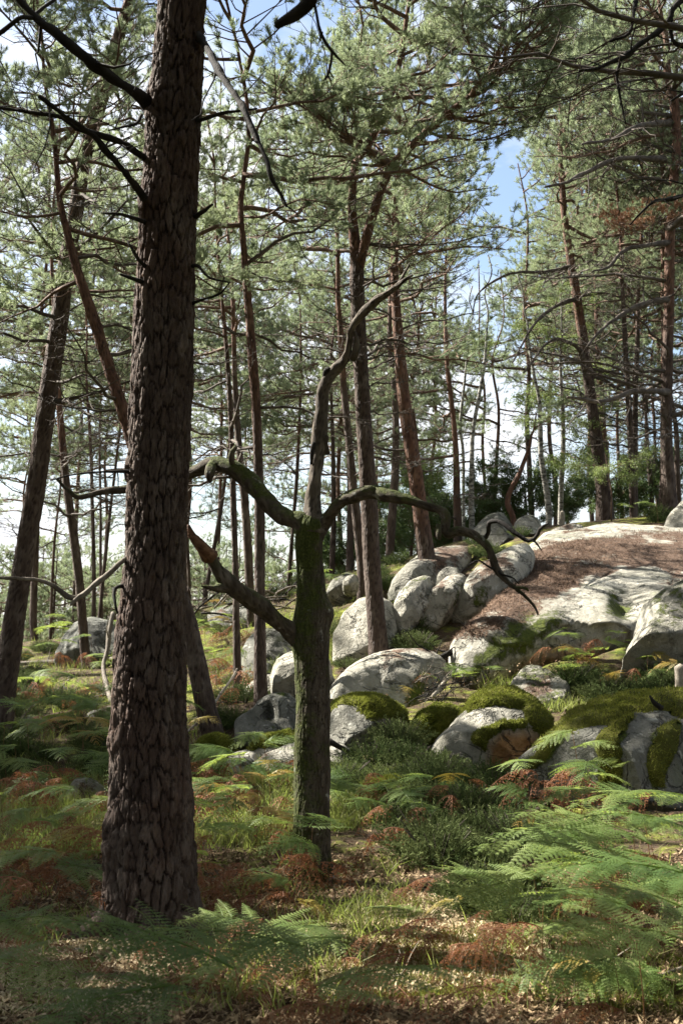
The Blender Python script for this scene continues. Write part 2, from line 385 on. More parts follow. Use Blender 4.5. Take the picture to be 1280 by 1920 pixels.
def ground_mat():
    m, nt, out = newmat('forest_floor'); b = NB(nt)
    big = b.noise(0.55, 5, 0.6); mid = b.noise(4, 6, 0.7); fine = b.noise(45, 5, 0.8)
    lit = b.ramp(fine, [(0.3, (0.025, 0.017, 0.011)), (0.5, (0.07, 0.047, 0.03)), (0.68, (0.18, 0.13, 0.085)), (0.82, (0.36, 0.29, 0.19))])
    mo = b.ramp(mid, [(0.3, (0.05, 0.06, 0.01)), (0.5, (0.12, 0.14, 0.022)), (0.75, (0.24, 0.25, 0.045))])
    f = b.math('MULTIPLY', b.math('SUBTRACT', b.math('ADD', b.math('MULTIPLY', mid, 0.8), b.math('MULTIPLY', big, 0.7)), 0.72), 6.0, True)
    c = b.mix(f, lit, mo)
    c = b.mix(b.math('MULTIPLY', b.math('SUBTRACT', fine, 0.6), 3.0, True), c, (0.36, 0.27, 0.16))
    b.lk(b.prin(c, 0.95, b.bump(b.math('ADD', fine, b.math('MULTIPLY', mid, 2)), 0.9, 0.03), 0.1), out.inputs['Surface']); return m
M['ground'] = ground_mat()

# ------------------------------------------------------------------ the ground: one sheet, its height fitted through surveyed points
CTRL = [(-200, 1920, 5.1), (300, 1920, 5.1), (640, 1915, 5.15), (1000, 1915, 5.15), (1500, 1900, 5.2),
        (-200, 1740, 6.8), (283, 1745, 6.75), (700, 1735, 6.85), (1100, 1725, 6.9), (1500, 1715, 7.0),
        (-200, 1600, 9.0), (250, 1600, 9.0), (583, 1645, 8.2), (800, 1630, 8.4), (1280, 1585, 9.0),
        (-200, 1500, 11.4), (450, 1495, 11.5), (700, 1500, 11.0), (960, 1515, 10.4), (1350, 1500, 10.2),
        (-200, 1400, 14.5), (0, 1400, 14.3), (400, 1405, 13.6), (620, 1415, 13.0), (800, 1440, 12.0), (1300, 1400, 12.0),
        (-200, 1330, 17.5), (100, 1325, 17.2), (420, 1330, 15.8), (600, 1335, 14.6), (860, 1335, 13.9), (1120, 1320, 13.6), (1400, 1300, 13.6),
        (-200, 1265, 23), (150, 1255, 21.5), (450, 1270, 18.6), (600, 1265, 17), (760, 1240, 16.6), (1000, 1275, 15), (1300, 1240, 15),
        (-200, 1215, 29), (100, 1215, 28), (300, 1200, 26), (480, 1180, 22.5), (620, 1165, 20.5), (720, 1160, 18.6), (900, 1165, 18.2), (1350, 1130, 18.4),
        (420, 1130, 28), (640, 1110, 24.5), (760, 1085, 22), (850, 1060, 21.6), (1000, 1055, 20.6), (1350, 1040, 21.5),
        (620, 1085, 29), (750, 1050, 27), (880, 1005, 26.5), (1010, 990, 26.5), (1130, 975, 27), (1400, 960, 27.5),
        (-300, 1225, 38), (100, 1228, 38), (350, 1215, 38), (600, 1170, 40), (850, 1100, 40), (1100, 1050, 42), (1500, 1020, 42),
        (-400, 1300, 55), (300, 1290, 55), (640, 1250, 58), (1000, 1200, 60), (1500, 1170, 60)]
_cp = np.array([P(a, b, c) for a, b, c in CTRL])
_far = np.array([(x, y, z) for x, y, z in ((-60, 60, -3), (60, 60, 2), (0, 110, -3), (-60, 10, 0.5), (60, 10, 3), (0, -20, 0), (-30, -20, 0), (40, -20, 1), (-14, 2, 0), (12, 2, 0.3), (-60, 120, -4), (60, 120, -2), (0, 1, 0))])
_cp = np.vstack([_cp, _far])
def _u(r2): return r2 * np.log(np.maximum(r2, 1e-9)) * 0.5
_n = len(_cp); _K = _u(((_cp[:, None, :2] - _cp[None, :, :2]) ** 2).sum(-1)) + np.eye(_n) * 2.0
_Pm = np.c_[np.ones(_n), _cp[:, :2]]
_A = np.block([[_K, _Pm], [_Pm.T, np.zeros((3, 3))]]); _w = np.linalg.solve(_A, np.r_[_cp[:, 2], 0, 0, 0])
def _H0x(x, y):
    x = np.asarray(x, float); y = np.asarray(y, float); sh = x.shape
    x = np.clip(x.ravel(), -60, 60); y = np.clip(y.ravel(), -25, 120)
    z = np.zeros(len(x))
    for i in range(0, len(x), 20000):
        a = x[i:i + 20000]; c = y[i:i + 20000]
        z[i:i + 20000] = _u((a[:, None] - _cp[:, 0]) ** 2 + (c[:, None] - _cp[:, 1]) ** 2) @ _w[:_n] + _w[_n] + _w[_n + 1] * a + _w[_n + 2] * c
    return z.reshape(sh)
_hx = np.arange(-60, 60.01, 0.25); _hy = np.arange(-25, 120.01, 0.25)
_hg = _H0x(*np.meshgrid(_hx, _hy))
def H0(x, y):
    x = (np.clip(np.asarray(x, float), -60, 59.99) + 60) * 4; y = (np.clip(np.asarray(y, float), -25, 119.99) + 25) * 4
    i = x.astype(int); j = y.astype(int); u = x - i; v = y - j
    return (_hg[j, i] * (1 - u) + _hg[j, i + 1] * u) * (1 - v) + (_hg[j + 1, i] * (1 - u) + _hg[j + 1, i + 1] * u) * v
def H(x, y):
    x = np.asarray(x, float); y = np.asarray(y, float)
    p = np.stack([x, y, np.zeros_like(x)], -1)
    calm = 1 - 0.9 * np.exp(-((x + 1.0) ** 2 + (y - 6.6) ** 2) / 0.7) - 0.8 * np.exp(-((x + 0.2) ** 2 + (y - 8.1) ** 2) / 0.5)
    return H0(x, y) + calm * 0.07 * fbm(p * 0.9, 3, 3) + 0.022 * fbm(p * 4.0, 5, 3)
gx = np.r_[-800, -400, -200, np.linspace(-100, -16, 24), np.linspace(-15.5, -7, 40), np.linspace(-6.9, 7.6, 150), np.linspace(7.8, 16, 40), np.linspace(17, 100, 24), 200, 400, 800]
gy = np.r_[-60, -30, -10, np.linspace(0, 4, 8), np.linspace(4.1, 15, 140), np.linspace(15.15, 34, 130), np.linspace(34.5, 60, 40), np.linspace(62, 120, 20), 200, 400, 900]
_X, _Y = np.meshgrid(gx, gy)
_Z = H(_X, _Y)
nxg, nyg = len(gx), len(gy)
_i = np.arange(nyg - 1)[:, None] * nxg + np.arange(nxg - 1)[None]
_Q = np.stack([_i, _i + 1, _i + nxg + 1, _i + nxg], -1).reshape(-1, 4)
o = obj('ground', mkmesh('ground', np.stack([_X, _Y, _Z], -1).reshape(-1, 3), _Q, np.zeros((0, 3), int), M['ground'])); tag(o, 'forest floor of needle litter and moss rising to the right', None, None, 'structure')

def hit(px, py, dmax=45.0):
    """where the sight line of a photo pixel meets the ground"""
    px = np.atleast_1d(np.asarray(px, float)); py = np.atleast_1d(np.asarray(py, float))
    ds = np.r_[np.linspace(3.5, 20, 84), np.linspace(20.3, dmax, 84)]
    W = P(px[:, None], py[:, None], ds[None]); below = W[..., 2] < H0(W[..., 0], W[..., 1])
    k = np.where(below.any(1), below.argmax(1), len(ds) - 1)
    gap = W[..., 2] - H0(W[..., 0], W[..., 1]); r_ = np.arange(len(px)); k0 = np.maximum(k - 1, 0)
    g0_, g1_ = gap[r_, k0], gap[r_, k]; f = np.clip(np.where(g0_ - g1_ > 1e-9, g0_ / np.maximum(g0_ - g1_, 1e-9), 1.0), 0, 1)
    W = W[r_, k0] * (1 - f)[:, None] + W[r_, k] * f[:, None]; W[:, 2] = H(W[:, 0], W[:, 1]); return W
# ------------------------------------------------------------------ foliage building blocks
def unit(v): return v / np.maximum(np.linalg.norm(v, axis=-1, keepdims=True), 1e-9)

def needles_geo(pos, dr, n=24, ln=0.07, w=0.005, R=None, shoot=0.10):
    """brush-like shoots: n needles each, along the shoot, angled forward"""
    R = R or rs; pos = np.asarray(pos); dr = unit(np.asarray(dr)); m = len(pos)
    a = np.where(np.abs(dr[:, 2:3]) < 0.9, np.array([[0, 0, 1.0]]), np.array([[1.0, 0, 0]]))
    u = unit(np.cross(dr, a)); v = np.cross(dr, u)
    t = R.rand(m, n); ph = R.rand(m, n) * 2 * math.pi; ang = np.radians(25 + 40 * R.rand(m, n)) * (1.15 - 0.6 * t)
    rad = np.cos(ph)[..., None] * u[:, None] + np.sin(ph)[..., None] * v[:, None]
    nd = unit(np.cos(ang)[..., None] * dr[:, None] + np.sin(ang)[..., None] * rad)
    base = pos[:, None] + dr[:, None] * (t * shoot)[..., None]
    side = unit(np.cross(nd, R.randn(m, n, 3)))
    L = ln * (0.75 + 0.5 * R.rand(m, n))[..., None]
    V = np.stack([base - side * w / 2, base + side * w / 2, base + nd * L], 2).reshape(-1, 3)
    return V, np.arange(len(V)).reshape(-1, 3), np.repeat(R.rand(m), n * 3)

def leaves_geo(pos, n, spread, size, R):
    m = len(pos); c = pos[:, None] + R.randn(m, n, 3) * spread
    nrm = unit(R.randn(m, n, 3) + np.array([0, 0, 0.6])); a = unit(np.cross(nrm, R.randn(m, n, 3))); b_ = np.cross(nrm, a)
    s = size * (0.6 + 0.8 * R.rand(m, n))[..., None]
    V = np.stack([c - a * s * 0.6, c + b_ * s * 0.42, c + a * s * 0.65, c - b_ * s * 0.42], 2).reshape(-1, 3)
    return V, np.arange(len(V)).reshape(-1, 4), np.repeat(R.rand(m), n * 4)

def make_branch(seed, L, kind, dens=1.0):
    """a limb along +X with side shoots; returns (wood mesh, foliage mesh or None)"""
    R = np.random.RandomState(seed); wood = G(); tips = []; tdir = []
    n = 9; t = np.linspace(0, 1, n)
    rise = {'pine': 0.10, 'bare': 0.04, 'birch': -0.05, 'bush': 0.35}[kind]
    wob = np.cumsum(R.randn(n, 2) * 0.035 * L, 0); wob -= wob[0]
    main = np.c_[t * L, wob[:, 0], rise * L * t ** 2 + wob[:, 1] * 0.6]
    r0 = 0.012 * L + 0.006
    V, Q, T = tube(main, r0 * (1 - 0.8 * t), 5); wood.add(V, Q, T)
    ts = np.arange(0.2 if kind != 'bare' else 0.12, 0.99, (0.062 if kind != 'bare' else 0.085) / dens)
    for k, tt in enumerate(ts):
        s = 1 if (k % 2) else -1
        i = min(int(tt * (n - 1)), n - 2); f = tt * (n - 1) - i; p0 = main[i] * (1 - f) + main[i + 1] * f
        dm = unit(main[i + 1] - main[i])
        an = math.radians(R.uniform(38, 72)) * s
        d = np.array([dm[0] * math.cos(an) - dm[1] * math.sin(an), dm[0] * math.sin(an) + dm[1] * math.cos(an), dm[2] + R.uniform(-0.15, 0.5 if kind == 'pine' else 0.2)])
        if kind in ('birch', 'bush'): d = d + R.randn(3) * 0.35
        d = unit(d); l = L * (0.42 * (1 - tt) + 0.13) * R.uniform(0.6, 1.2)
        m = 5; q = np.linspace(0, 1, m)
        bend = np.cumsum(R.randn(m, 3) * 0.05 * l, 0); bend -= bend[0]
        sub = p0 + d * (q * l)[:, None] + bend + np.array([0, 0, 1.0]) * ((0.18 if kind == 'pine' else -0.05 if kind != 'birch' else -0.35) * l * q ** 2)[:, None]
        V, Q, T = tube(sub, r0 * 0.42 * (1 - tt * 0.5) * (1 - 0.75 * q), 3, cap=False); wood.add(V, Q, T)
        for w_ in np.arange(0.42 if kind == 'pine' else 0.3, 1.01, (0.19 if kind == 'pine' else 0.16 if kind != 'bare' else 0.22)):
            j = min(int(w_ * (m - 1)), m - 2); g = w_ * (m - 1) - j; p1 = sub[j] * (1 - g) + sub[j + 1] * g
            dd = unit(unit(sub[j + 1] - sub[j]) + R.randn(3) * np.array([0.75, 0.75, 0.35]) + np.array([0, 0, 0.25 if kind == 'pine' else -0.1 if kind == 'bare' else 0]))
            l2 = (0.10 + 0.28 * l) * R.uniform(0.5, 1.2)
            e = p1 + dd * l2 + R.randn(3) * 0.1 * l2
            V, Q, T = tube(np.array([p1, (p1 + e) / 2 + R.randn(3) * 0.06 * l2, e]), [r0 * 0.16, r0 * 0.13, r0 * 0.06], 3, cap=False); wood.add(V, Q, T)
            tips.append(e); tdir.append(dd)
            if kind != 'bare':
                for z in ((0.78, 0.9, 0.97) if kind == 'pine' else (0.35, 0.7)):
                    tips.append(p1 + (e - p1) * z); tdir.append(unit(dd + R.randn(3) * 0.8 + np.array([0, 0, 0.35 if kind == 'pine' else 0])))
            elif R.rand() < 0.5:
                e2 = p1 + (e - p1) * 0.55; dd2 = unit(dd + R.randn(3) * 0.8)
                V, Q, T = tube(np.array([e2, e2 + dd2 * l2 * 0.6]), [r0 * 0.09, r0 * 0.04], 3, cap=False); wood.add(V, Q, T)
        tips.append(sub[-1]); tdir.append(d)
    tips.append(main[-1]); tdir.append(unit(main[-1] - main[-2]))
    tips = np.array(tips); tdir = np.array(tdir)
    wm = wood.mesh('branch', M['dead_twig'] if kind == 'bare' else M['twig'])
    fm = None
    if kind == 'pine':
        g = G(); V, T, A = needles_geo(tips, tdir + np.array([0, 0, 0.25]), 26, 0.072, 0.0085, R, 0.10); g.add(V, None, T, A)
        fm = g.mesh('needles', M['needles'], False)
    elif kind in ('birch', 'bush'):
        g = G(); V, Q, A = leaves_geo(tips, 9, 0.07, 0.038 if kind == 'birch' else 0.05, R); g.add(V, Q, None, A)
        fm = g.mesh('leaves', M['birch_leaves'] if kind == 'birch' else M['bush_leaves'], False)
    return wm, fm

PB = [make_branch(100 + i, 2.6, 'pine', 1.0) for i in range(9)]     # long living limbs
PS = [make_branch(200 + i, 1.5, 'pine', 0.85) for i in range(5)]    # short ones
BB = [make_branch(300 + i, 2.0, 'bare') for i in range(7)]          # dead, bare
BI = [make_branch(400 + i, 1.7, 'birch') for i in range(5)]
BU = [make_branch(500 + i, 1.6, 'bush') for i in range(5)]
DEADN = []
for wm_, fm_ in PS[:2]:
    c_ = fm_.copy(); c_.materials[0] = M['needles_dead']; DEADN.append((wm_, c_))

AXES = []; BRANCHES = []      # parent, wood, foliage, matrix, length, keep
def add_branch(parent, kind, pos, az, el, L, R, keep=False, loc0=(0, 0, 0)):
    if kind == 'pine':
        v, base = (PB[R.randint(len(PB))], 2.6) if L > 1.7 else (PS[R.randint(len(PS))], 1.5)
    elif kind == 'bare': v, base = BB[R.randint(len(BB))], 2.0
    elif kind == 'birch': v, base = BI[R.randint(len(BI))], 1.7
    elif kind == 'red': v, base = DEADN[R.randint(2)], 1.5
    else: v, base = BU[R.randint(len(BU))], 1.6
    s = L / base
    m = Matrix.Translation(Vector(pos) - Vector(loc0)) @ Euler((R.uniform(-0.5, 0.5), -el, az), 'XYZ').to_matrix().to_4x4() @ Matrix.Diagonal((s, s, s * (1 if R.rand() < 0.8 else 0.8), 1))
    BRANCHES.append([parent, v[0], v[1], m, L, keep, Vector(pos), az, el])

def bark_disp(nx, aspect, r, depth, seed, out):
    """plated bark: nx plates round the trunk; fills out['a'] with the furrow mask"""
    def f(th, arc, R):
        x = th / (2 * math.pi) * nx; cell = 2 * math.pi * r / nx
        y = arc / (cell * aspect)
        p = np.stack([np.cos(th) * 1.2, np.sin(th) * 1.2, arc * 2.2 / max(cell * 20, .3)], -1)
        ps = np.stack([np.cos(th) * nx / 3.0, np.sin(th) * nx / 3.0, y * 0.8], -1)
        wx = x + 0.5 * fbm(p * 2.5, seed, 3) + 0.30 * fbm(ps * 1.7, seed + 11, 3); wy = y + 0.6 * fbm(p * 2.5 + 9, seed + 1, 3) + 0.35 * fbm(ps * 1.7 + 5, seed + 12, 3)
        jg = fbm(ps * 7.0, seed + 15, 3); wx = wx + 0.09 * jg; wy = wy + 0.14 * fbm(ps * 6.0 + 3, seed + 16, 3)
        f1, f2, cid = voro(wx, wy, nx, seed)
        m = sstep(0.01, 0.12 + 0.09 * fbm(ps * 0.6, seed + 13, 2), f2 - f1)
        g1, g2, gid = voro(wx * 2.0 + 0.3, wy * 1.6, nx * 2, seed + 40); m2 = sstep(0.0, 0.10, g2 - g1)
        lump = fbm(p * np.array([1, 1, 0.6]), seed + 4, 3)
        fine = fbm(np.stack([th * nx / 2, arc * 30, arc * 0], -1), seed + 7, 3)
        out['a'] = (0.05 + 0.95 * m) * (0.55 + 0.3 * cid + 0.15 * gid) * (0.8 + 0.2 * m2)
        return depth * (m * (0.65 + 0.5 * cid + 0.35 * (gid - 0.5) + 0.12 * m2) - 1) + depth * 0.35 * fine * m + r * 0.05 * lump
    return f

def trunk_geo(path, seed, sides, step, nx=16, depth=0.012, aspect=2.6, flare=True):
    """path rows x,y,z,radius"""
    K = np.asarray(path, float); ln = np.linalg.norm(np.diff(K[:, :3], axis=0), axis=1).sum()
    S = crom(K, max(int(ln / step), 8)); pts, rad = S[:, :3], np.maximum(S[:, 3], 0.006)
    if flare:
        h = np.r_[0, np.cumsum(np.linalg.norm(np.diff(pts, axis=0), axis=1))]; rad = rad * (1 + 0.35 * np.exp(-h / (rad[0] * 1.6)))
    out = {}
    r = float(np.median(rad[:max(3, len(rad) // 2)]))
    V, Q, T = tube(pts, rad, sides, bark_disp(nx, aspect, r, depth, seed, out))
    return V, Q, T, np.r_[out['a'].ravel(), 0.8, 0.8], np.r_[np.repeat(pts[:, 2], sides), pts[-1, 2], pts[0, 2]]

def trunk_path(rows, d, top, R, d_top=None):
    """rows (px, py, width px) from the foot upward at distance d; carried on to the height top"""
    K = []
    for px, py, w in rows:
        p = P(px, py, d); K.append([*p, w * d / FPX / 2])
    K = np.array(K)
    g = float(H(K[0, 0], K[0, 1])); K = np.vstack([[K[0, 0] - 0.02, K[0, 1], min(g, K[0, 2]) - 0.35, K[0, 3] * 1.02], K]) if K[0, 2] > g - 0.3 else K
    if K[-1, 2] < top:
        s = (K[-1] - K[-2]); s = s / max(s[2], 0.2); e = K[-1].copy(); nstep = 4
        hgt = top - e[2]; r0 = e[3]
        for k in range(1, nstep + 1):
            f = k / nstep; K = np.vstack([K, [e[0] + s[0] * hgt * f * 0.6 + R.randn() * 0.08 * hgt * 0.25, e[1] + R.randn() * 0.08 * hgt * .25, e[2] + hgt * f, max(r0 * (1 - f) ** 0.8, 0.015)]])
    return K

def at_z(K, z):
    i = np.clip(np.searchsorted(K[:, 2], z) - 1, 0, len(K) - 2); f = (z - K[i, 2]) / max(K[i + 1, 2] - K[i, 2], 1e-6)
    return K[i] * (1 - f) + K[i + 1] * f

def pine(rows, d, top, label, seed, crown=None, nb=36, Lm=2.6, dead=None, nd=14, red=None, group=None, sides=14, step=0.12, depth=0.008, nx=12, cat='pine tree', name='pine_tree', kind='pine', bark='bark', azr=None, moss=0.0, K=None, deadL=1.6, skipside=None):
    """a whole tree: trunk, living limbs between the heights crown, dead ones between the heights dead"""
    R = np.random.RandomState(seed)
    if K is None: K = trunk_path(rows, d, top, R)
    if any(w_ in label for w_ in ('bright orange', 'straight slender', 'leaning pine with dark', 'grey pine forking', 'rightmost big')): AXES.append((K, 1.5, 9.0))
    base = (float(K[0, 0]), float(K[0, 1]), float(H(K[0, 0], K[0, 1])))
    root = bpy.data.objects.new(name, None); COL.objects.link(root); root.location = base; tag(root, label, cat, group)
    V, Q, T, A, Z = trunk_geo(K, seed, sides, step, nx, depth)
    zr = red or (base[2] + 4, base[2] + 9)
    me = mkmesh('trunk', V - np.array(base), Q, T, M[bark], True, {'a': A, 'red': sstep(zr[0], zr[1], Z + 1.2 * fbm(V * 0.8, seed, 2)), 'moss': np.full(len(V), moss)})
    obj('trunk', me, root)
    if crown:
        z0, z1 = crown; ph = R.rand() * 6.28; nb = max(int(nb * 0.95), 5)
        for i in range(nb):
            f = (i + R.rand() * 0.9) / nb; z = z0 + (min(z1, top) - z0) * f ** 0.92; c = at_z(K, z)
            ph += 2.4 + R.uniform(-0.5, 0.5)
            prof = (0.55 + 0.45 * math.sin(math.pi * min(1, 0.25 + f * 0.75))) * (1.05 - 0.55 * f ** 3)
            L = Lm * prof * R.uniform(0.65, 1.2); el = math.radians(-8 + 48 * f ** 1.4 + R.uniform(-12, 14))
            add_branch(root, kind, c[:3], ph, el, L, R, loc0=base)
    if dead:
        for i in range(nd):
            z = R.uniform(*dead); c = at_z(K, z)
            add_branch(root, 'bare', c[:3], R.rand() * 6.28, math.radians(R.uniform(-22, 22)), deadL * R.uniform(0.45, 1.2), R, loc0=base)
    return root, K, base

def limb(parent, base, pts, name='limb', mat=None, sides=10, seed=1, depth=0.004, nx=8, moss=None, label=None, step=0.03, a_scale=1.0):
    """a limb through (px, py, width px, distance) rows, a child of its tree"""
    K = np.array([[*P(a, b_, d), w * d / FPX / 2] for a, b_, w, d in pts])
    ln = np.linalg.norm(np.diff(K[:, :3], axis=0), axis=1).sum(); S = crom(K, max(int(ln / step), 6))
    if K[:, 3].max() > 0.02:
        wv = S[:, :3] / (K[:, 3].max() * 5); S[:, :3] += (K[:, 3].max() * 0.35) * np.stack([fbm(wv + k_ * 9, seed + k_, 3) for k_ in range(3)], -1) * sstep(0, 0.1, np.linspace(0, 1, len(S)))[:, None] * (0.5 if mat is M['snag'] else 1)
        S[:, 3] *= 1 + 0.5 * fbm(wv * 1.3 + 31, seed, 3) + 0.25 * np.exp(-np.linspace(0, 1, len(S)) * 14)
    pts_, rad = S[:, :3], np.maximum(S[:, 3], 0.002)
    out = {}; r = float(rad.mean())
    V, Q, T = tube(pts_, rad, sides, bark_disp(nx, 3.0, r, min(depth, r * 0.35), seed, out))
    V = V + (0.3 * np.minimum(rad.max(), 0.04)) * np.stack([fbm(V * 9 + k * 7, seed + k, 3) for k in range(3)], -1)
    A = np.r_[out['a'].ravel(), 0.8, 0.8]
    at = {'a': A, 'red': np.zeros(len(V)), 'moss': moss(V) + 0.25 * np.r_[np.repeat(-pts_[:, 2], sides) + V[:-2, 2], 0, 0] / r if moss else np.zeros(len(V))}
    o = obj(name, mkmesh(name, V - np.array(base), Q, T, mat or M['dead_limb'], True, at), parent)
    if label: o['label'] = label
    return o, S

def twigs_on(parent, base, S, n, Lr, R, name='twig', mat=None, lo=0.2, gravity=-0.2):
    """short dead twigs along a limb, each its own child"""
    for i in range(n):
        k = int(len(S) * R.uniform(lo, 0.98)); k = min(k, len(S) - 1); p = S[k, :3]
        L = R.uniform(*Lr); m = 5; q = np.linspace(0, 1, m)[:, None]; d = unit(R.randn(3) * np.array([1, 0.8, 1]) + np.array([0, 0, gravity]))
        pts_ = p + d * q * L + np.cumsum(R.randn(m, 3) * 0.07 * L, 0) * (q > 0)
        V, Q, T = tube(pts_, np.linspace(max(S[k, 3] * 0.35, 0.004), 0.0015, m), 4)
        obj(name, mkmesh(name, V - np.array(base), Q, T, mat or M['dead_limb'], True, {'a': np.ones(len(V))}), parent)

# ------------------------------------------------------------------ the big pine in front
D0 = 6.75
g0 = hit(283, 1745)[0]; D0 = float(g0[1])
rows = [(281, 1760, 168), (283, 1700, 158), (283, 1600, 154), (283, 1500, 150), (281, 1400, 140), (280, 1300, 134), (282, 1200, 128), (287, 1100, 119), (292, 1000, 116), (296, 900, 115), (300, 800, 115),
        (304, 700, 114), (307, 600, 113), (311, 480, 110), (317, 380, 108), (322, 290, 106), (328, 200, 104), (335, 100, 97), (342, 0, 91)]
K0 = np.array([[*P(a, b_, D0), w * D0 / FPX / 2] for a, b_, w in rows])
K0[0, 2] -= 0.1; K0 = np.vstack([[K0[0, 0], K0[0, 1], K0[0, 2] - 0.3, K0[0, 3] * 1.1], K0])
e = K0[-1]
for k in range(1, 6): K0 = np.vstack([K0, [e[0] + 0.16 * k, e[1] + 0.05 * k, e[2] + 1.9 * k, e[3] * (1 - 0.16 * k)]])
b0 = (float(K0[0, 0]), float(K0[0, 1]), float(H(K0[0, 0], K0[0, 1])))
big = bpy.data.objects.new('pine_tree', None); COL.objects.link(big); big.location = b0
tag(big, 'thick dark pine trunk with deeply plated bark, the nearest and largest tree', 'pine tree')
S0 = crom(K0, 1150)
hh = S0[:, 2] - g0[2]; S0[:, 3] *= 1 + 0.2 * np.exp(-np.maximum(hh, 0) / 0.2)
out = {}; SD = 300
def big_disp(th, arc, R):
    a = bark_disp(22, 2.3, 0.19, 0.020, 41, out)(th, arc, R); A1 = out['a'].copy()
    z = np.broadcast_to(S0[:, 2:3], th.shape)
    o2 = {}; a2 = bark_disp(47, 2.2, 0.19, 0.006, 77, o2)(th, arc, R); out['a'] = A1 * (0.45 + 0.55 * o2['a'])
    root = np.exp(-np.maximum(z - g0[2], 0) / 0.3) * 0.035 * np.cos(th * 5 + 1.0)
    knot = 0
    return a + a2 * 0.7 + root
V, Q, T = tube(S0[:, :3], S0[:, 3], SD, big_disp)
A = np.r_[out['a'].ravel(), .8, .8]
# two healed knots on the left side and a collar high up
for (kx, ky, rr, hgt) in ((222, 1392, 0.06, 0.035), (207, 1570, 0.09, 0.03), (283, 190, 0.10, 0.03), (250, 880, 0.06, 0.025), (268, 375, 0.07, 0.03)):
    kp = P(kx, ky, D0 - 0.08); dd = np.linalg.norm(V - kp, axis=1); f = np.exp(-(dd / rr) ** 2)
    ax = np.array([np.interp(V[:, 2], S0[:, 2], S0[:, i]) for i in (0, 1)]).T; rdir = unit(np.c_[V[:, :2] - ax, np.zeros(len(V))])
    hole = np.exp(-(dd / (rr * 0.35)) ** 2)
    V = V + rdir * (f * hgt - hole * hgt * 1.6)[:, None]; A = A * (1 - 0.7 * hole)
redm = 0.0 + 0.2 * sstep(0.1, 0.5, fbm(V * 1.7, 12, 3)) + 0.1 * sstep(3.5, 6, V[:, 2])
obj('trunk', mkmesh('trunk', V - np.array(b0), Q, T, M['bark'], True, {'a': A, 'red': redm, 'moss': np.zeros(len(V))}), big)
# a few roots running out of the foot
for k, (az, L) in enumerate(((-2.6, 0.5), (-0.6, 0.55), (0.35, 0.5), (2.5, 0.5), (-1.5, 0.4))):
    q = np.linspace(0, 1, 9); x = K0[1, 0] + np.cos(az) * (0.14 + q * L); y = K0[1, 1] + np.sin(az) * (0.14 + q * L)
    z = H(x, y) + 0.10 * (1 - q) ** 2 - 0.05 * q
    V, Q, T = tube(np.c_[x, y, z], 0.075 * (1 - q * 0.75), 12, lambda th, a_, R_: 0.008 * fbm(np.stack([th * 2, a_ * 14, a_ * 0], -1), k, 3))
    obj('root', mkmesh('root', V - np.array(b0), Q, T, M['bark'], True, {'a': np.full(len(V), 0.75), 'red': np.full(len(V), 0.2), 'moss': np.zeros(len(V))}), big)
Rb = np.random.RandomState(5)
dl = D0
L1 = [
 ([(282, 200, 24, dl), (258, 176, 22, dl - .1), (196, 135, 20, dl - .2), (130, 80, 17, dl - .3), (66, 34, 15, dl - .3), (28, -20, 12, dl - .3), (0, -60, 9, dl - .3)], 4),
 ([(64, 34, 9, dl - .3), (40, 33, 10, dl - .4), (15, 52, 9, dl - .4), (-25, 82, 7, dl - .4)], 2),
 ([(64, 30, 8, dl - .3), (85, 12, 8, dl - .2), (115, -8, 6, dl - .1)], 0),
 ([(285, 300, 20, dl), (262, 290, 16, dl - .1), (230, 268, 13, dl - .2), (190, 252, 13, dl - .3), (150, 240, 12, dl - .3), (110, 220, 9, dl - .4), (60, 212, 8, dl - .4), (0, 203, 6, dl - .5), (-40, 198, 5, dl - .5)], 6),
 ([(285, 382, 20, dl), (268, 368, 15, dl - .15), (243, 330, 12, dl - .3), (205, 288, 12, dl - .4), (165, 245, 12, dl - .5), (120, 215, 11, dl - .6), (74, 178, 8, dl - .7)], 4),
 ([(265, 215, 8, dl - .1), (255, 232, 7, dl - .2), (232, 238, 5, dl - .3), (204, 245, 3, dl - .3)], 1),
 ([(285, 420, 12, dl), (258, 412, 8, dl - .2), (225, 402, 7, dl - .3), (194, 398, 4, dl - .3)], 0),
 ([(285, 505, 12, dl), (264, 492, 8, dl - .2), (250, 472, 6, dl - .3), (238, 452, 3, dl - .3)], 0),
 ([(285, 535, 12, dl), (252, 523, 8, dl - .2), (225, 514, 6, dl - .3)], 0),
 ([(368, 60, 16, dl), (385, 86, 13, dl - .2), (420, 145, 14, dl - .5), (455, 203, 12, dl - .7), (481, 258, 11, dl - .8), (505, 318, 9, dl - .9), (520, 350, 8, dl - .9), (536, 386, 4, dl - .9)], 6),
 ([(360, 230, 12, dl), (380, 225, 8, dl - .1), (420, 212, 7, dl - .1), (482, 204, 3, dl - .1)], 1),
 ([(358, 412, 14, dl), (376, 400, 9, dl - .1), (398, 384, 5, dl - .2)], 0),
 ([(350, 505, 12, dl), (370, 498, 7, dl - .1), (392, 520, 5, dl - .2), (430, 530, 3, dl - .3)], 0),
 ([(350, 572, 10, dl), (378, 562, 5, dl - .1), (410, 552, 4, dl - .2), (432, 528, 2.5, dl - .3)], 1),
 ([(262, 900, 14, dl), (242, 885, 9, dl - .1), (200, 884, 5, dl - .2), (150, 888, 4, dl - .2), (95, 901, 2.5, dl - .2)], 1),
]
for i, (rows_, nt) in enumerate(L1):
    o_, S_ = limb(big, b0, rows_, 'limb', seed=60 + i, sides=9)
    twigs_on(big, b0, S_, nt, (0.1, 0.4), Rb)
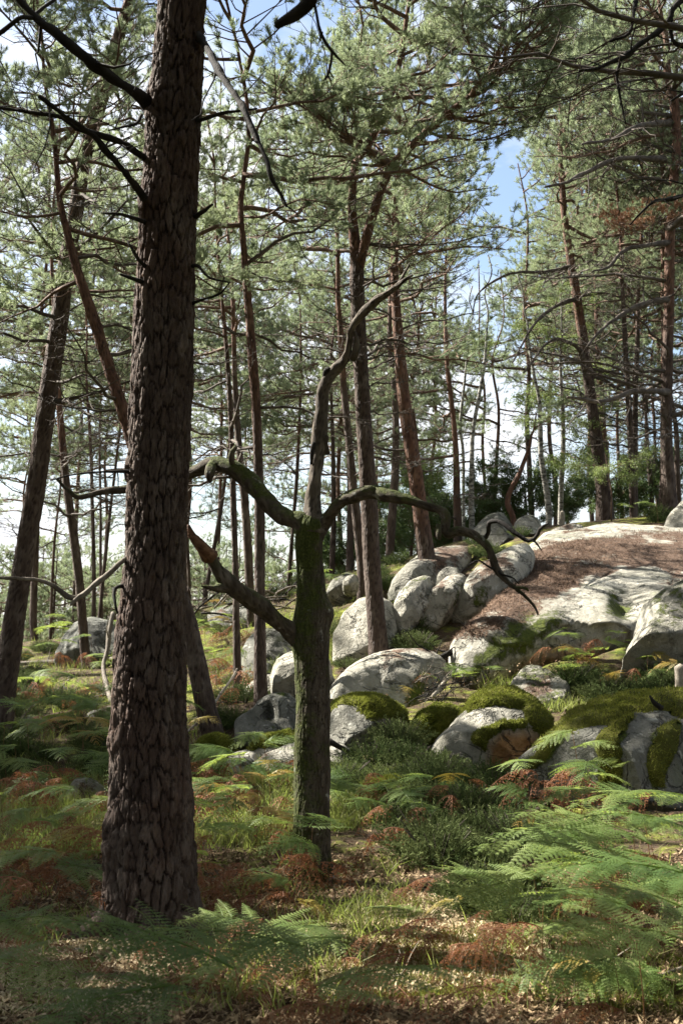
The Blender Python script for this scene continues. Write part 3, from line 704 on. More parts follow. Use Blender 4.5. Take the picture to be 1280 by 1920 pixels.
o_, S_ = limb(big, b0, [(262, 1030, 14, dl), (228, 1054, 10, dl - .1), (190, 1086, 11, dl - .2), (142, 1122, 12, dl - .3), (100, 1098, 8, dl - .35), (62, 1086, 7, dl - .4), (0, 1084, 6, dl - .5), (-30, 1086, 5, dl - .5)], 'limb', M['deadwood'], seed=80, label='bleached grey dead limb bent like an elbow')
limb(big, b0, [(150, 1117, 8, dl - .3), (138, 1128, 8, dl - .34), (131, 1137, 3, dl - .36)], 'limb', M['deadwood'], seed=81)
limb(big, b0, [(240, 1100, 12, dl), (222, 1100, 7, dl - .1), (213, 1108, 7, dl - .15), (216, 1135, 5, dl - .2), (220, 1150, 3, dl - .2)], 'limb', seed=82)
# the long limb from above the frame whose broken end hangs in front, out of focus
e2 = at_z(K0, 6.6)
DN = 4.2
hang = [(P(585, -40, DN), 14), (P(588, -12, DN), 22), (P(572, 12, DN), 26), (P(545, 32, DN), 24), (P(518, 48, DN), 16)]
KK = np.array([[*e2[:3], 0.05], [0.15 * 0 + e2[0] + 0.4, e2[1] - 0.9, 5.3, 0.045], *[[*p, w * DN / FPX / 2] for p, w in hang]])
S_ = crom(KK, 160); out2 = {}
V, Q, T = tube(S_[:, :3], S_[:, 3], 14, bark_disp(8, 2.0, 0.02, 0.006, 3, out2))
obj('limb', mkmesh('limb', V - np.array(b0), Q, T, M['dead_limb'], True, {'a': np.r_[out2['a'].ravel(), .8, .8]}), big)
for rows_ in ([(588, -5, 6, DN), (594, 30, 6, DN), (603, 66, 7, DN), (622, 96, 7, DN), (648, 123, 3, DN)], [(604, 60, 5, DN), (600, 74, 4, DN), (598, 80, 2, DN)], [(622, 98, 6, DN), (620, 120, 5, DN), (613, 145, 6, DN), (606, 152, 2, DN)], [(614, 140, 4, DN), (622, 152, 2, DN)], [(616, 130, 4, DN), (625, 146, 2, DN)], [(520, 40, 6, DN), (517, 34, 2, DN)]):
    limb(big, b0, rows_, 'twig', seed=91, sides=7)
# its living crown stands above the frame
for i in range(52):
    z = 7.4 + i * 0.14; c = at_z(K0, z); add_branch(big, 'pine', c[:3], 2.4 * i, math.radians(Rb.uniform(0, 35)), Rb.uniform(2.2, 3.8), Rb, loc0=b0)

# ------------------------------------------------------------------ the mossy half-dead oak
gk = hit(583, 1648)[0]; D1 = float(gk[1])
bo = (float(gk[0]), float(gk[1]), float(gk[2]))
oak = bpy.data.objects.new('oak_tree', None); COL.objects.link(oak); oak.location = bo
tag(oak, 'low mossy oak with two crooked outstretched limbs and a bare snag top', 'oak tree')
rows = [(584, 1665, 76), (583, 1640, 69), (584, 1560, 66), (585, 1480, 66), (585, 1400, 66), (587, 1320, 63), (585, 1250, 62), (583, 1210, 66), (582, 1170, 60), (583, 1140, 58), (583, 1100, 53), (580, 1050, 50), (580, 1010, 52), (582, 985, 54), (584, 970, 40)]
Kk = np.array([[*P(a, b_, D1), w * D1 / FPX / 2] for a, b_, w in rows]); Kk = np.vstack([[Kk[0, 0], Kk[0, 1], Kk[0, 2] - 0.3, Kk[0, 3] * 1.1], Kk])
So = crom(Kk, 520); out = {}
def odisp(th, arc, R):
    a = bark_disp(34, 6.5, 0.11, 0.007, 21, out)(th, arc, R)
    z = np.broadcast_to(So[:, 2:3], th.shape)
    return a + np.exp(-np.maximum(z - bo[2], 0) / 0.15) * 0.03 * np.cos(th * 4 + 0.5) + 0.008 * fbm(np.stack([np.cos(th), np.sin(th), z * 2.5], -1) * 1.5, 6, 3)
V, Q, T = tube(So[:, :3], So[:, 3], 190, odisp)
def bump_at(V, kx, ky, d, rr, hgt):
    kp = P(kx, ky, d); f = np.exp(-(np.linalg.norm(V - kp, axis=1) / rr) ** 2); ax = np.array([np.interp(V[:, 2], So[:, 2], So[:, i]) for i in (0, 1)]).T
    return V + unit(np.c_[V[:, :2] - ax, np.zeros(len(V))]) * (f * hgt)[:, None]
V = bump_at(V, 610, 1150, D1, 0.085, 0.045); V = bump_at(V, 560, 1185, D1, 0.11, 0.03)
def omoss(V):
    px, py = pix(V); z = V[..., 2]
    side = sstep(615, 545, px) * 0.30 + 0.2
    return side + 0.18 * sstep(1250, 1020, py) + 0.12 * sstep(0.4, -0.1, z - bo[2]) + 0.10 * fbm(V * 2.3, 4, 3)
obj('trunk', mkmesh('trunk', V - np.array(bo), Q, T, M['oak'], True, {'a': np.r_[out['a'].ravel(), .8, .8], 'moss': omoss(V)}), oak)
mossl = lambda V: 0.30 + 0.25 * fbm(V * 3.1, 8, 3)
d1 = D1
OL = [
 ([(582, 1000, 44, d1), (566, 978, 34, d1), (545, 970, 32, d1 + .05), (520, 955, 31, d1 + .1), (490, 925, 31, d1 + .15), (465, 900, 30, d1 + .2), (440, 884, 27, d1 + .2), (413, 872, 24, d1 + .25), (388, 874, 24, d1 + .3), (360, 886, 24, d1 + .35), (300, 905, 20, d1 + .4), (240, 918, 14, d1 + .5), (195, 922, 12, d1 + .5), (148, 932, 12, d1 + .5), (125, 916, 8, d1 + .5), (104, 899, 4, d1 + .5)], M['oak'], 'limb', 'long mossy limb reaching left behind the big trunk'),
 ([(440, 884, 13, d1 + .2), (435, 866, 12, d1 + .15), (434, 850, 11, d1 + .12), (441, 837, 7, d1 + .12)], M['oak'], 'limb', None),
 ([(400, 868, 16, d1 + .25), (394, 882, 19, d1 + .15), (392, 895, 16, d1 + .12), (393, 902, 8, d1 + .12)], M['oak'], 'limb', None),
 ([(578, 1222, 44, d1), (558, 1192, 40, d1), (525, 1168, 36, d1 - .1), (480, 1130, 36, d1 - .25), (440, 1098, 36, d1 - .4), (410, 1065, 30, d1 - .45), (385, 1035, 24, d1 - .5)], M['oak'], 'limb', 'thick mossy limb slanting down from upper left'),
 ([(393, 1044, 26, d1 - .48), (375, 1022, 23, d1 - .55), (358, 1004, 18, d1 - .55), (352, 987, 8, d1 - .55)], M['redwood'], 'limb', 'torn reddish end of the slanting limb'),
 ([(438, 1104, 22, d1 - .4), (412, 1104, 16, d1 - .45), (395, 1103, 10, d1 - .5), (378, 1100, 3, d1 - .52)], M['oak'], 'limb', None),
 ([(582, 1010, 40, d1), (604, 985, 30, d1), (622, 962, 28, d1 - .05), (645, 936, 25, d1 - .1), (680, 924, 24, d1 - .2), (705, 922, 23, d1 - .2), (740, 934, 22, d1 - .3), (790, 948, 20, d1 - .35), (822, 955, 19, d1 - .38), (838, 968, 19, d1 - .4), (836, 988, 21, d1 - .4), (840, 1001, 19, d1 - .4), (860, 997, 18, d1 - .42), (885, 1000, 18, d1 - .45), (908, 1018, 15, d1 - .48), (922, 1040, 14, d1 - .5), (932, 1070, 15, d1 - .52), (948, 1086, 11, d1 - .55), (976, 1106, 8, d1 - .6), (998, 1130, 6, d1 - .62), (1008, 1152, 3, d1 - .65)], M['oak'], 'limb', 'long mossy limb snaking right over the boulders'),
 ([(822, 985, 12, d1 - .42), (822, 1004, 12, d1 - .45), (826, 1012, 6, d1 - .45)], M['oak'], 'limb', None),
 ([(905, 1012, 9, d1 - .46), (914, 1000, 8, d1 - .5), (917, 980, 9, d1 - .55), (935, 978, 9, d1 - .6), (958, 994, 9, d1 - .65), (990, 1014, 8, d1 - .7), (1006, 1004, 8, d1 - .72), (1012, 990, 6, d1 - .74), (1028, 981, 3, d1 - .75)], M['dead_limb'], 'limb', None),
 ([(930, 1062, 7, d1 - .5), (938, 1076, 5, d1 - .55), (960, 1082, 3, d1 - .6), (972, 1095, 2, d1 - .6)], M['dead_limb'], 'twig', None),
 ([(965, 1102, 6, d1 - .6), (984, 1103, 5, d1 - .6), (990, 1108, 3, d1 - .6)], M['oak'], 'twig', None),
 ([(932, 1070, 6, d1 - .52), (915, 1062, 4, d1 - .55), (896, 1050, 3, d1 - .6), (880, 1058, 2, d1 - .6)], M['dead_limb'], 'twig', None),
 ([(990, 1012, 5, d1 - .7), (1003, 1016, 4, d1 - .72), (1014, 1032, 2, d1 - .72)], M['dead_limb'], 'twig', None),
 ([(584, 1000, 44, d1), (585, 968, 36, d1), (586, 940, 26, d1), (589, 900, 26, d1), (593, 860, 26, d1), (598, 820, 25, d1), (601, 780, 24, d1), (604, 740, 23, d1), (612, 712, 23, d1), (626, 694, 22, d1), (642, 680, 20, d1 - .03), (652, 662, 16, d1 - .05), (655, 635, 16, d1 - .08), (660, 612, 17, d1 - .1), (678, 590, 18, d1 - .12), (700, 568, 16, d1 - .15), (722, 552, 13, d1 - .2), (742, 538, 11, d1 - .22), (757, 527, 8, d1 - .25), (773, 516, 3, d1 - .27)], M['snag'], 'limb', 'bleached barkless snag rising from the fork'),
 ([(742, 540, 9, d1 - .22), (752, 524, 7, d1 - .22), (760, 508, 6, d1 - .22), (768, 492, 2, d1 - .22)], M['snag'], 'limb', None),
 ([(612, 850, 10, d1 + .02), (610, 822, 16, d1 - .02), (613, 815, 8, d1 - .03)], M['oak'], 'limb', None),
 ([(610, 712, 12, d1), (611, 696, 12, d1 - .03), (618, 690, 6, d1 - .05)], M['dead_limb'], 'limb', None),
 ([(588, 830, 8, d1 - .05), (584, 850, 9, d1 - .05), (583, 870, 5, d1 - .04)], M['dead_limb'], 'limb', None),
 ([(660, 675, 14, d1 - .05), (668, 655, 18, d1 - .07), (668, 636, 9, d1 - .08), (664, 620, 6, d1 - .08)], M['snag'], 'limb', None),
]
for i, (rows_, mt, nm, lb) in enumerate(OL):
    big_ = max(r[2] for r in rows_) > 18
    limb(oak, bo, rows_, nm, mt, 26 if big_ else 9, 120 + i, 0.007 if big_ else 0.003, 12 if big_ else 7, mossl if mt is M['oak'] else None, lb, 0.022 if big_ else 0.03)

# ------------------------------------------------------------------ the other pines one can tell apart
def zat(py, d): return float(P(640, py, d)[2])
def dgr(px, py): return float(hit(px, py)[0][1])
PINES = []; AXES += [(K0, 0.5, 9.0), (Kk, 0.4, 3.0)]
d = dgr(5, 1365); d = min(d, 15.5)
_, KT1, bT1 = pine([(2, 1370, 46), (8, 1300, 44), (22, 1200, 42), (37, 1100, 38), (53, 1000, 36), (70, 900, 36), (83, 800, 36), (97, 700, 35), (112, 600, 34), (124, 500, 31), (142, 400, 28), (158, 300, 27), (186, 200, 27), (214, 100, 25), (243, 0, 20)], d, 15, 'dark pine trunk leaning right, leftmost in the wood', 11, (zat(60, d), 15), 30, 2.4, (zat(800, d), 11.5), 44, (7, 11), sides=40, step=0.04, depth=0.012, nx=15, deadL=1.7)
d = dgr(402, 1392)
pine([(402, 1400, 44), (385, 1320, 38), (362, 1210, 35), (345, 1140, 32), (290, 960, 27), (235, 785, 24), (205, 690, 22), (180, 610, 21), (160, 550, 20), (145, 505, 18), (125, 430, 14), (112, 370, 11)], d, 9, 'slanting orange pine crossing behind the big trunk', 12, (zat(560, d), 9), 30, 1.9, (zat(800, d), zat(480, d)), 10, (2.9, 4.0), sides=36, step=0.04, depth=0.009, nx=13)
d = dgr(162, 1245)
pine([(163, 1255, 20), (158, 1200, 18), (150, 1100, 17), (138, 1000, 17), (124, 900, 15), (115, 800, 13), (108, 700, 11), (104, 600, 9)], d, 11.5, 'slim pine standing in front of the dark left boulder', 13, (zat(640, d), 11.5), 30, 2.0, (zat(980, d), zat(640, d)), 10, (4.2, 5.5), sides=20, step=0.08, depth=0.006)
d = dgr(489, 1322)
pine([(489, 1330, 28), (488, 1250, 24), (487, 1100, 20), (487, 980, 20), (484, 860, 18), (480, 760, 18), (474, 680, 18), (468, 600, 16), (461, 520, 14), (456, 450, 12), (452, 380, 10)], d, 11, 'straight slender pine left of the mossy oak', 14, (zat(480, d), 11), 30, 2.3, (zat(900, d), zat(480, d)), 12, (3.2, 5.0), sides=28, step=0.05, depth=0.006)
d = dgr(446, 1300)
pine([(446, 1308, 19), (444, 1200, 14), (441, 1050, 12), (438, 950, 12), (434, 820, 10), (428, 700, 9), (420, 600, 8), (414, 540, 6)], d, 8.5, 'thin pine pole just left of the slender straight pine', 15, (zat(640, d), 8.5), 18, 1.5, (zat(1000, d), zat(600, d)), 10, (4, 6), sides=18, step=0.08, depth=0.004)
pine([(474, 1200, 18), (468, 1100, 17), (463, 1000, 16), (458, 930, 16), (450, 860, 14), (444, 780, 12), (440, 700, 10)], 23, 12, 'dark pine behind the pair of slender poles', 16, (zat(760, 23), 12), 26, 2.2, None, 0, (5, 7), sides=16)
d8 = dgr(712, 1240)
r8, K8, b8 = pine([(712, 1250, 42), (708, 1200, 36), (702, 1120, 33), (696, 1040, 32), (692, 950, 32), (688, 880, 31), (682, 800, 30), (678, 720, 29), (673, 640, 29), (671, 580, 29), (669, 530, 28), (669, 490, 26), (664, 440, 20), (660, 390, 16), (662, 340, 15), (670, 300, 15), (695, 262, 15), (716, 225, 15), (728, 190, 14), (740, 155, 12), (752, 100, 9)], d8, 12.5, 'grey pine forking into two orange stems, right of the snag', 17, (zat(330, d8), 12.5), 40, 2.2, (zat(860, d8), zat(420, d8)), 26, (zat(500, d8), zat(430, d8)), sides=44, step=0.035, depth=0.009, nx=15)
def redlimb(par, base, rows_, seed, red=0.9, sides=18):
    K = np.array([[*P(a, b_, d), w * d / FPX / 2] for a, b_, w, d in rows_])
    V, Q, T, A, Z = trunk_geo(K, seed, sides, 0.05, 10, 0.005, 2.6, False)
    obj('limb', mkmesh('limb', V - np.array(base), Q, T, M['bark'], True, {'a': A, 'red': np.full(len(V), red), 'moss': np.zeros(len(V))}), par); return K
Kf = redlimb(r8, b8, [(672, 500, 22, d8), (684, 455, 19, d8 - .1), (698, 405, 18, d8 - .2), (714, 355, 17, d8 - .3), (735, 310, 17, d8 - .4), (765, 280, 16, d8 - .5), (800, 246, 15, d8 - .6), (840, 212, 14, d8 - .7), (880, 182, 13, d8 - .8), (905, 155, 11, d8 - .9), (925, 115, 9, d8 - 1), (950, 60, 6, d8 - 1)], 171)
Rf = np.random.RandomState(8)
for i in range(26):
    c = Kf[Rf.randint(4, len(Kf))]; add_branch(r8, 'pine', c[:3], Rf.rand() * 6.28, math.radians(Rf.uniform(-10, 40)), Rf.uniform(1.2, 2.1), Rf, loc0=b8)
d9 = dgr(803, 1090)
pine([(804, 1098, 38), (800, 1050, 33), (793, 1000, 31), (785, 940, 29), (777, 880, 28), (769, 830, 26), (761, 780, 25), (754, 720, 23), (749, 660, 21), (744, 600, 19), (740, 530, 16), (740, 450, 13), (742, 380, 11), (746, 320, 8)], d9, 11.8, 'bright orange pine rising from the boulders', 18, (zat(560, d9), 11.8), 38, 2.9, (zat(880, d9), zat(540, d9)), 14, (zat(1120, d9), zat(950, d9)), sides=30, step=0.05, depth=0.006, nx=12)
pine([(680, 1080, 22), (672, 1000, 18), (664, 930, 17), (656, 850, 15), (648, 770, 14), (642, 700, 13), (638, 620, 11), (634, 560, 9)], 21.5, 12, 'reddish slim pine just behind the grey forked one', 19, (zat(700, 21.5), 12), 34, 2.4, (zat(920, 21.5), zat(680, 21.5)), 12, (5, 6.5), sides=18)
pine([(730, 1048, 17), (735, 960, 16), (741, 880, 15), (742, 800, 13), (738, 720, 11), (730, 640, 9)], 27, 14.5, 'curved grey pine behind the orange one', 20, (zat(760, 27), 14.5), 34, 2.8, None, 0, (7, 9), sides=14)
pine([(655, 1080, 14), (656, 1000, 13), (656, 930, 11), (654, 850, 9)], 29, 13, 'thin dark pine on the crest beside the forked pine', 21, (zat(820, 29), 13), 30, 2.6, None, 0, (8, 10), sides=10)
pine([(622, 1075, 11), (625, 980, 10), (625, 880, 9), (623, 800, 7)], 31, 13, 'thin straight pine on the crest right of the snag', 22, (zat(820, 31), 13), 30, 2.6, None, 0, (7, 10), sides=10)
d13 = min(dgr(1132, 962), 28.0)
r13, K13, b13 = pine([(1133, 966, 33), (1128, 900, 28), (1118, 830, 24), (1110, 770, 21), (1101, 700, 20), (1093, 640, 19), (1085, 590, 18), (1076, 530, 17), (1066, 470, 15), (1058, 410, 13), (1053, 350, 11), (1050, 280, 9)], d13, 15.5, 'leaning pine with dark foot on the right crest', 23, (zat(470, d13), 15.5), 40, 3.0, (zat(800, d13), zat(480, d13)), 26, (zat(700, d13), zat(560, d13)), sides=26, step=0.07, depth=0.009, deadL=2.4)
pine([(1136, 950, 14), (1131, 860, 14), (1127, 760, 13), (1122, 680, 13), (1119, 600, 12), (1117, 520, 10), (1116, 450, 8)], 31, 16, 'slim orange pine standing behind the leaning one', 24, (zat(560, 31), 16), 30, 2.6, (zat(800, 31), zat(560, 31)), 8, (4.5, 7), sides=14)
pine([(1186, 972, 14), (1183, 880, 12), (1178, 760, 11), (1171, 640, 10), (1166, 540, 8)], 27.5, 15, 'left one of two close dark poles on the right crest', 25, (zat(600, 27.5), 15), 26, 2.4, (zat(880, 27.5), zat(600, 27.5)), 10, (8, 11), sides=14)
pine([(1189, 968, 12), (1189, 880, 12), (1190, 760, 11), (1194, 640, 9), (1196, 540, 7)], 28.5, 15.5, 'right one of two close dark poles on the right crest', 26, (zat(560, 28.5), 15.5), 26, 2.4, None, 0, (8, 11), sides=14)
d15 = min(dgr(1254, 964), 26.0)
r15, K15, b15 = pine([(1256, 970, 30), (1252, 900, 26), (1248, 820, 23), (1249, 740, 21), (1251, 660, 20), (1253, 580, 20), (1254, 500, 19), (1256, 420, 18), (1262, 340, 18), (1268, 260, 18), (1262, 190, 18), (1250, 130, 15)], d15, 15.5, 'tall pine with long bare side limbs, rightmost big trunk', 27, (zat(260, d15), 15.5), 26, 2.9, (zat(800, d15), zat(150, d15)), 46, (zat(760, d15), zat(500, d15)), sides=26, step=0.07, depth=0.009, deadL=2.8)
pine([(1240, 950, 13), (1243, 860, 12), (1243, 760, 12), (1244, 640, 12), (1243, 540, 11), (1242, 440, 9)], 28, 15.5, 'slim reddish pine close beside the tall rightmost trunk', 28, (zat(600, 28), 15.5), 28, 2.5, None, 0, (zat(860, 28), zat(700, 28)), sides=14)
Rl = np.random.RandomState(31)
for i, (rows_, nt) in enumerate([
 ([(1252, 735, 14, d15), (1220, 733, 11, d15 - .8), (1185, 735, 10, d15 - 1.2), (1150, 747, 9, d15 - 1.6), (1120, 753, 8, d15 - 2), (1085, 748, 7, d15 - 2.3), (1062, 745, 4, d15 - 2.5)], 12),
 ([(1254, 300, 12, d15), (1200, 296, 11, d15 - .8), (1150, 300, 10, d15 - 1.2), (1100, 322, 9, d15 - 1.8), (1060, 342, 6, d15 - 2.2), (1020, 350, 4, d15 - 2.5)], 14),
 ([(1254, 455, 12, d15), (1210, 460, 9, d15 - .8), (1170, 470, 8, d15 - 1.2), (1140, 500, 6, d15 - 1.6), (1110, 510, 4, d15 - 2)], 12),
 ([(1254, 560, 12, d15), (1210, 568, 10, d15 - .9), (1165, 590, 8, d15 - 1.3), (1125, 620, 6, d15 - 1.8), (1100, 650, 4, d15 - 2.2)], 12),
 ([(1254, 430, 12, d15), (1290, 400, 9, d15 - 1), (1330, 390, 8, d15 - 2)], 4),
 ([(1254, 230, 12, d15), (1200, 235, 9, d15 - 1.5), (1150, 260, 7, d15 - 2), (1090, 270, 5, d15 - 2.5)], 12)]):
    o_, S_ = limb(r15, b15, rows_, 'limb', M['dead_twig'], seed=140 + i, step=0.08); twigs_on(r15, b15, S_, nt, (0.3, 1.1), Rl, 'twig', M['dead_twig'])
for i, (rows_, nt) in enumerate([
 ([(1098, 700, 12, d13), (1080, 650, 8, d13 - .8), (1030, 640, 6, d13 - 1.5), (980, 700, 4, d13 - 2)], 10),
 ([(1070, 500, 10, d13), (1020, 510, 7, d13 - .8), (960, 512, 5, d13 - 1.5), (900, 545, 4, d13 - 2), (885, 590, 2, d13 - 2)], 10),
 ([(1080, 560, 10, d13), (1040, 575, 7, d13 - .8), (1000, 610, 5, d13 - 1.5), (960, 680, 3, d13 - 2)], 10)]):
    o_, S_ = limb(r13, b13, rows_, 'limb', M['dead_twig'], seed=160 + i, step=0.08); twigs_on(r13, b13, S_, nt, (0.3, 1.0), Rl, 'twig', M['dead_twig'])
for k_ in range(6): add_branch(r15, 'red', P(1150 + 18 * k_, 440 - 10 * (k_ % 3), d15 - 1.5), k_ * 1.1, 0.2, 0.8, Rl, True, loc0=b15)
# near pine beyond the right edge whose dark bare limbs reach into the upper right corner
dq = 13.0
rq, Kq, bq = pine([(1400, 1290, 60), (1405, 900, 50), (1395, 500, 44), (1390, 100, 40)], dq, 13, 'near pine at the right edge sending crooked dark limbs into the upper corner', 29, (9.6, 13), 5, 2.0, None, 0, (8, 11), sides=16)
for i, (rows_, nt) in enumerate([
 ([(1388, -40, 24, dq), (1320, -20, 16, dq - .3), (1270, 5, 14, dq - .5), (1245, 45, 12, dq - .6), (1200, 82, 11, dq - .7), (1165, 108, 9, dq - .8), (1120, 128, 7, dq - .9), (1084, 134, 3, dq - 1)], 12),
 ([(1165, 108, 7, dq - .8), (1156, 140, 6, dq - .8), (1160, 175, 5, dq - .8), (1172, 232, 3, dq - .8)], 4),
 ([(1258, 20, 9, dq - .5), (1256, 60, 8, dq - .5), (1270, 85, 8, dq - .5), (1310, 90, 6, dq - .4)], 3),
 ([(1388, -80, 20, dq), (1300, -70, 12, dq - .3), (1200, -50, 10, dq - .8), (1190, 0, 8, dq - .9), (1180, 60, 6, dq - 1), (1140, 80, 4, dq - 1)], 8),
 ([(1388, 120, 20, dq), (1330, 150, 10, dq - .3), (1280, 175, 7, dq - .8), (1255, 190, 4, dq - .9)], 6),
 ([(1393, 330, 20, dq), (1330, 340, 12, dq - .4), (1270, 370, 9, dq - .8), (1225, 380, 6, dq - 1), (1180, 420, 3, dq - 1)], 10)]):
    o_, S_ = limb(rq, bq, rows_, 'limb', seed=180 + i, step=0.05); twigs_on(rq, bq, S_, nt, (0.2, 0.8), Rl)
for i in range(10):
    add_branch(rq, 'bare', Kq[-4, :3] + np.array([0, 0, Rl.uniform(-2, 1)]), math.radians(180 + Rl.uniform(-35, 35)), math.radians(Rl.uniform(-15, 15)), Rl.uniform(2, 3.4), Rl, loc0=bq)
# thin far poles seen between the big trunks
for i, (rows_, d, top, lb, cr_) in enumerate([
 ([(176, 1172, 9), (176, 1050, 8), (173, 930, 7), (170, 830, 6)], 30, 12, 'thin far pole left of the slanting pine, just right of the slim one', 780),
 ([(191, 1180, 7), (189, 1060, 6), (189, 950, 5)], 33, 12, 'very thin far pole between the leftmost far ones', 880),
 ([(184, 1190, 8), (196, 1060, 7), (208, 950, 6), (220, 850, 5)], 31, 12, 'thin far pine leaning right near the big trunk', 840),
 ([(385, 1120, 9), (395, 1060, 8), (410, 980, 8), (422, 900, 6), (430, 830, 5)], 31, 12, 'leaning thin pine right of the big trunk', 860),
 ([(355, 1110, 7), (352, 1020, 6), (350, 900, 5)], 36, 13, 'faint thin pole touching the right side of the big trunk', 860),
 ([(541, 1092, 7), (548, 1000, 7), (556, 900, 7), (560, 820, 6)], 33, 13, 'thin far pine seen left of the oak trunk', 840),
 ([(95, 1200, 7), (98, 1100, 6), (104, 1000, 5)], 38, 10, 'thin far pole by the leftmost leaning pine', 960),
 ([(40, 1190, 6), (42, 1100, 6), (46, 1000, 5)], 40, 10, 'far pole behind the foot of the leftmost pine', 960),
 ([(858, 990, 16), (856, 930, 14), (855, 870, 12), (851, 800, 10)], 27.5, 12, 'dark pine behind the right end of the oak limb', 860),
 ([(784, 960, 8), (783, 900, 8), (782, 840, 7)], 34, 13, 'far dark pole just right of the orange pine', 840),
 ([(1222, 955, 10), (1218, 900, 9), (1212, 830, 8), (1208, 760, 6)], 33, 14, 'far leaning pole left of the rightmost trunk', 780),
 ([(1232, 955, 8), (1228, 880, 7), (1226, 800, 6)], 34, 14, 'very thin far pole beside the rightmost trunk', 800),
 ([(1165, 958, 8), (1160, 880, 7), (1156, 800, 6)], 34, 12, 'thin far pole left of the two dark poles', 800),
 ([(925, 965, 10), (928, 900, 9), (931, 850, 7)], 33, 11, 'far reddish pole left of the small leaning red stem', 840),
 ([(1272, 960, 12), (1268, 880, 11), (1266, 800, 9)], 30, 14, 'dark pole at the right border', 780)]):
    pine(rows_, d, top, lb, 40 + i, (zat(cr_, d), top), 20, 2.0 if i < 8 else 2.4, (zat(cr_ + 120, d), zat(cr_, d)), 4, (zat(cr_ + 100, d), zat(cr_ - 60, d)), sides=8, step=0.25, depth=0.004, nx=7)
pine([(962, 975, 11), (951, 945, 11), (956, 920, 9), (972, 890, 9), (983, 862, 8), (993, 834, 6)], 27, 6.2, 'short crooked red stem leaning right on the crest', 56, (zat(850, 27), 6.6), 8, 1.3, None, 0, (2, 3.4), sides=10, step=0.1, depth=0.003, nx=7)
# birches
for i, (rows_, d, top, lb) in enumerate([
 ([(1028, 960, 12), (1022, 910, 11), (1014, 860, 10), (1012, 800, 9), (1010, 750, 7), (1000, 700, 6), (990, 640, 5)], 28, 9.5, 'white birch curving left on the crest'),
 ([(1050, 960, 10), (1052, 900, 10), (1055, 830, 9), (1054, 770, 8), (1050, 690, 6), (1052, 620, 4)], 28.6, 9.5, 'straight white birch beside the leaning dark pine'),
 ([(884, 985, 11), (883, 930, 10), (884, 870, 9), (886, 810, 8), (898, 740, 7), (908, 680, 6), (912, 620, 4)], 27.5, 9.8, 'slender grey birch with light foliage left of the crest gap'),
 ([(868, 860, 6), (862, 800, 6), (870, 720, 5), (878, 640, 4)], 29, 9.5, 'thin grey birch behind the slender one')]):
    pine(rows_, d, top, lb, 70 + i, (zat(880, d), top), 17, 1.4, None, 0, (90, 99), sides=10, step=0.12, depth=0.002, nx=7, cat='birch tree', name='birch_tree', kind='birch', bark='birch')
# ------------------------------------------------------------------ the wood behind, and the trees beside the view that shade it
RF = np.random.RandomState(77)
FILL = [  # px at 1.6 m, distance, height, crown from, label
 (-60, 34, 15, 6.5, 0), (70, 33, 14, 6.5, 0), (140, 41, 17, 7.5, 0), (360, 37, 15, 6.5, 0),
 (415, 46, 17, 6.5, 0), (600, 50, 15, 6, 0),
 (640, 43, 15, 5, 1), (800, 46, 15, 5.5, 1), 
 (905, 45, 12, 5, 1), (1000, 34, 10.5, 4.5, 2), (1040, 42, 13.5, 5.5, 2), (1140, 38, 16, 6.0, 2),
 (1260, 36, 16, 6, 2), (1310, 30, 15, 6, 2), (1110, 48, 17, 6, 2), (470, 56, 18, 6, 0), (200, 55, 17, 7, 0), (60, 58, 17, 6, 0), (720, 56, 17, 5, 1)]
LB = ['distant pine of the open wood behind the big trunk', 'distant bushy pine behind the middle of the boulder slope', 'distant pine among those behind the right crest']
GP = ['distant pines behind the big trunk', 'distant pines behind the middle slope', 'distant pines behind the right crest']
for i, (px, d, hgt, cr0, lb) in enumerate(FILL):
    p = P(px, 1180, d); x, y = p[0], p[1]; g = float(H(x, y)); w = RF.uniform(0.07, 0.10); lean = RF.uniform(-0.04, 0.04)
    K = np.array([[x, y, g - 0.3, w]] + [[x + lean * z + RF.randn() * 0.1, y, g + z, w * (1 - 0.9 * z / hgt) + 0.01] for z in np.linspace(0.5, hgt, 8)])
    pine(None, d, g + hgt, LB[lb], 700 + i, (g + cr0, g + hgt), 46, 3.3, (g + cr0 * 0.5, g + cr0), 6, (g + 3, g + 6), GP[lb], 8, 0.4, 0.004, 7, K=K)
SHADE = [  # unseen pines added round the view to cast shade and block sky, x, y, height
 (-7.5, 9, 13), (-9.5, 11.5, 13), (-11, 8.5, 13), (-8.5, 14.5, 13), (-12, 13.5, 13), (-14, 10.5, 14), (-10.5, 17.5, 13), (-13.5, 18, 14), (-6.8, 6.3, 12), (-9, 4.5, 13), (-12, 5, 14), (-15, 15, 14), (-9, 0, 13), (-13, 0, 14), (-15, 22, 13), (-11, 24, 13), (-5.5, -4.5, 13), (-2.5, -8, 14), (2.5, -5, 13), (5.5, -1.5, 13), (6.5, 3.5, 12), (8.5, 9, 13), (10.5, 15, 12), (9.5, 1.5, 15), (12, 22, 13), (1, -12, 15), (7, -9, 15), (4.8, 3.8, 12), (6.8, 6.5, 12), (3.6, -0.8, 12), (-4, 0.2, 12), (-2.8, -3, 12), (8.2, 12, 12), (0.5, -3.8, 13), (-5.5, 2.2, 12)]
for i, (x, y, hgt) in enumerate(SHADE):
    g = float(H(x, y)); K = np.array([[x, y, g - 0.3, 0.17]] + [[x + 0.02 * z, y, g + z, 0.16 * (1 - 0.9 * z / hgt) + 0.01] for z in np.linspace(0.5, hgt, 8)])
    pine(None, y, g + hgt, 'pine added unseen outside the view to shade it', 800 + i, (g + 4.2, g + hgt), 74, 2.9, (g + 3, g + 5), 8, (g + 3, g + 6), 'shade pines added beside the view', 8, 0.4, 0.004, 7, K=K)

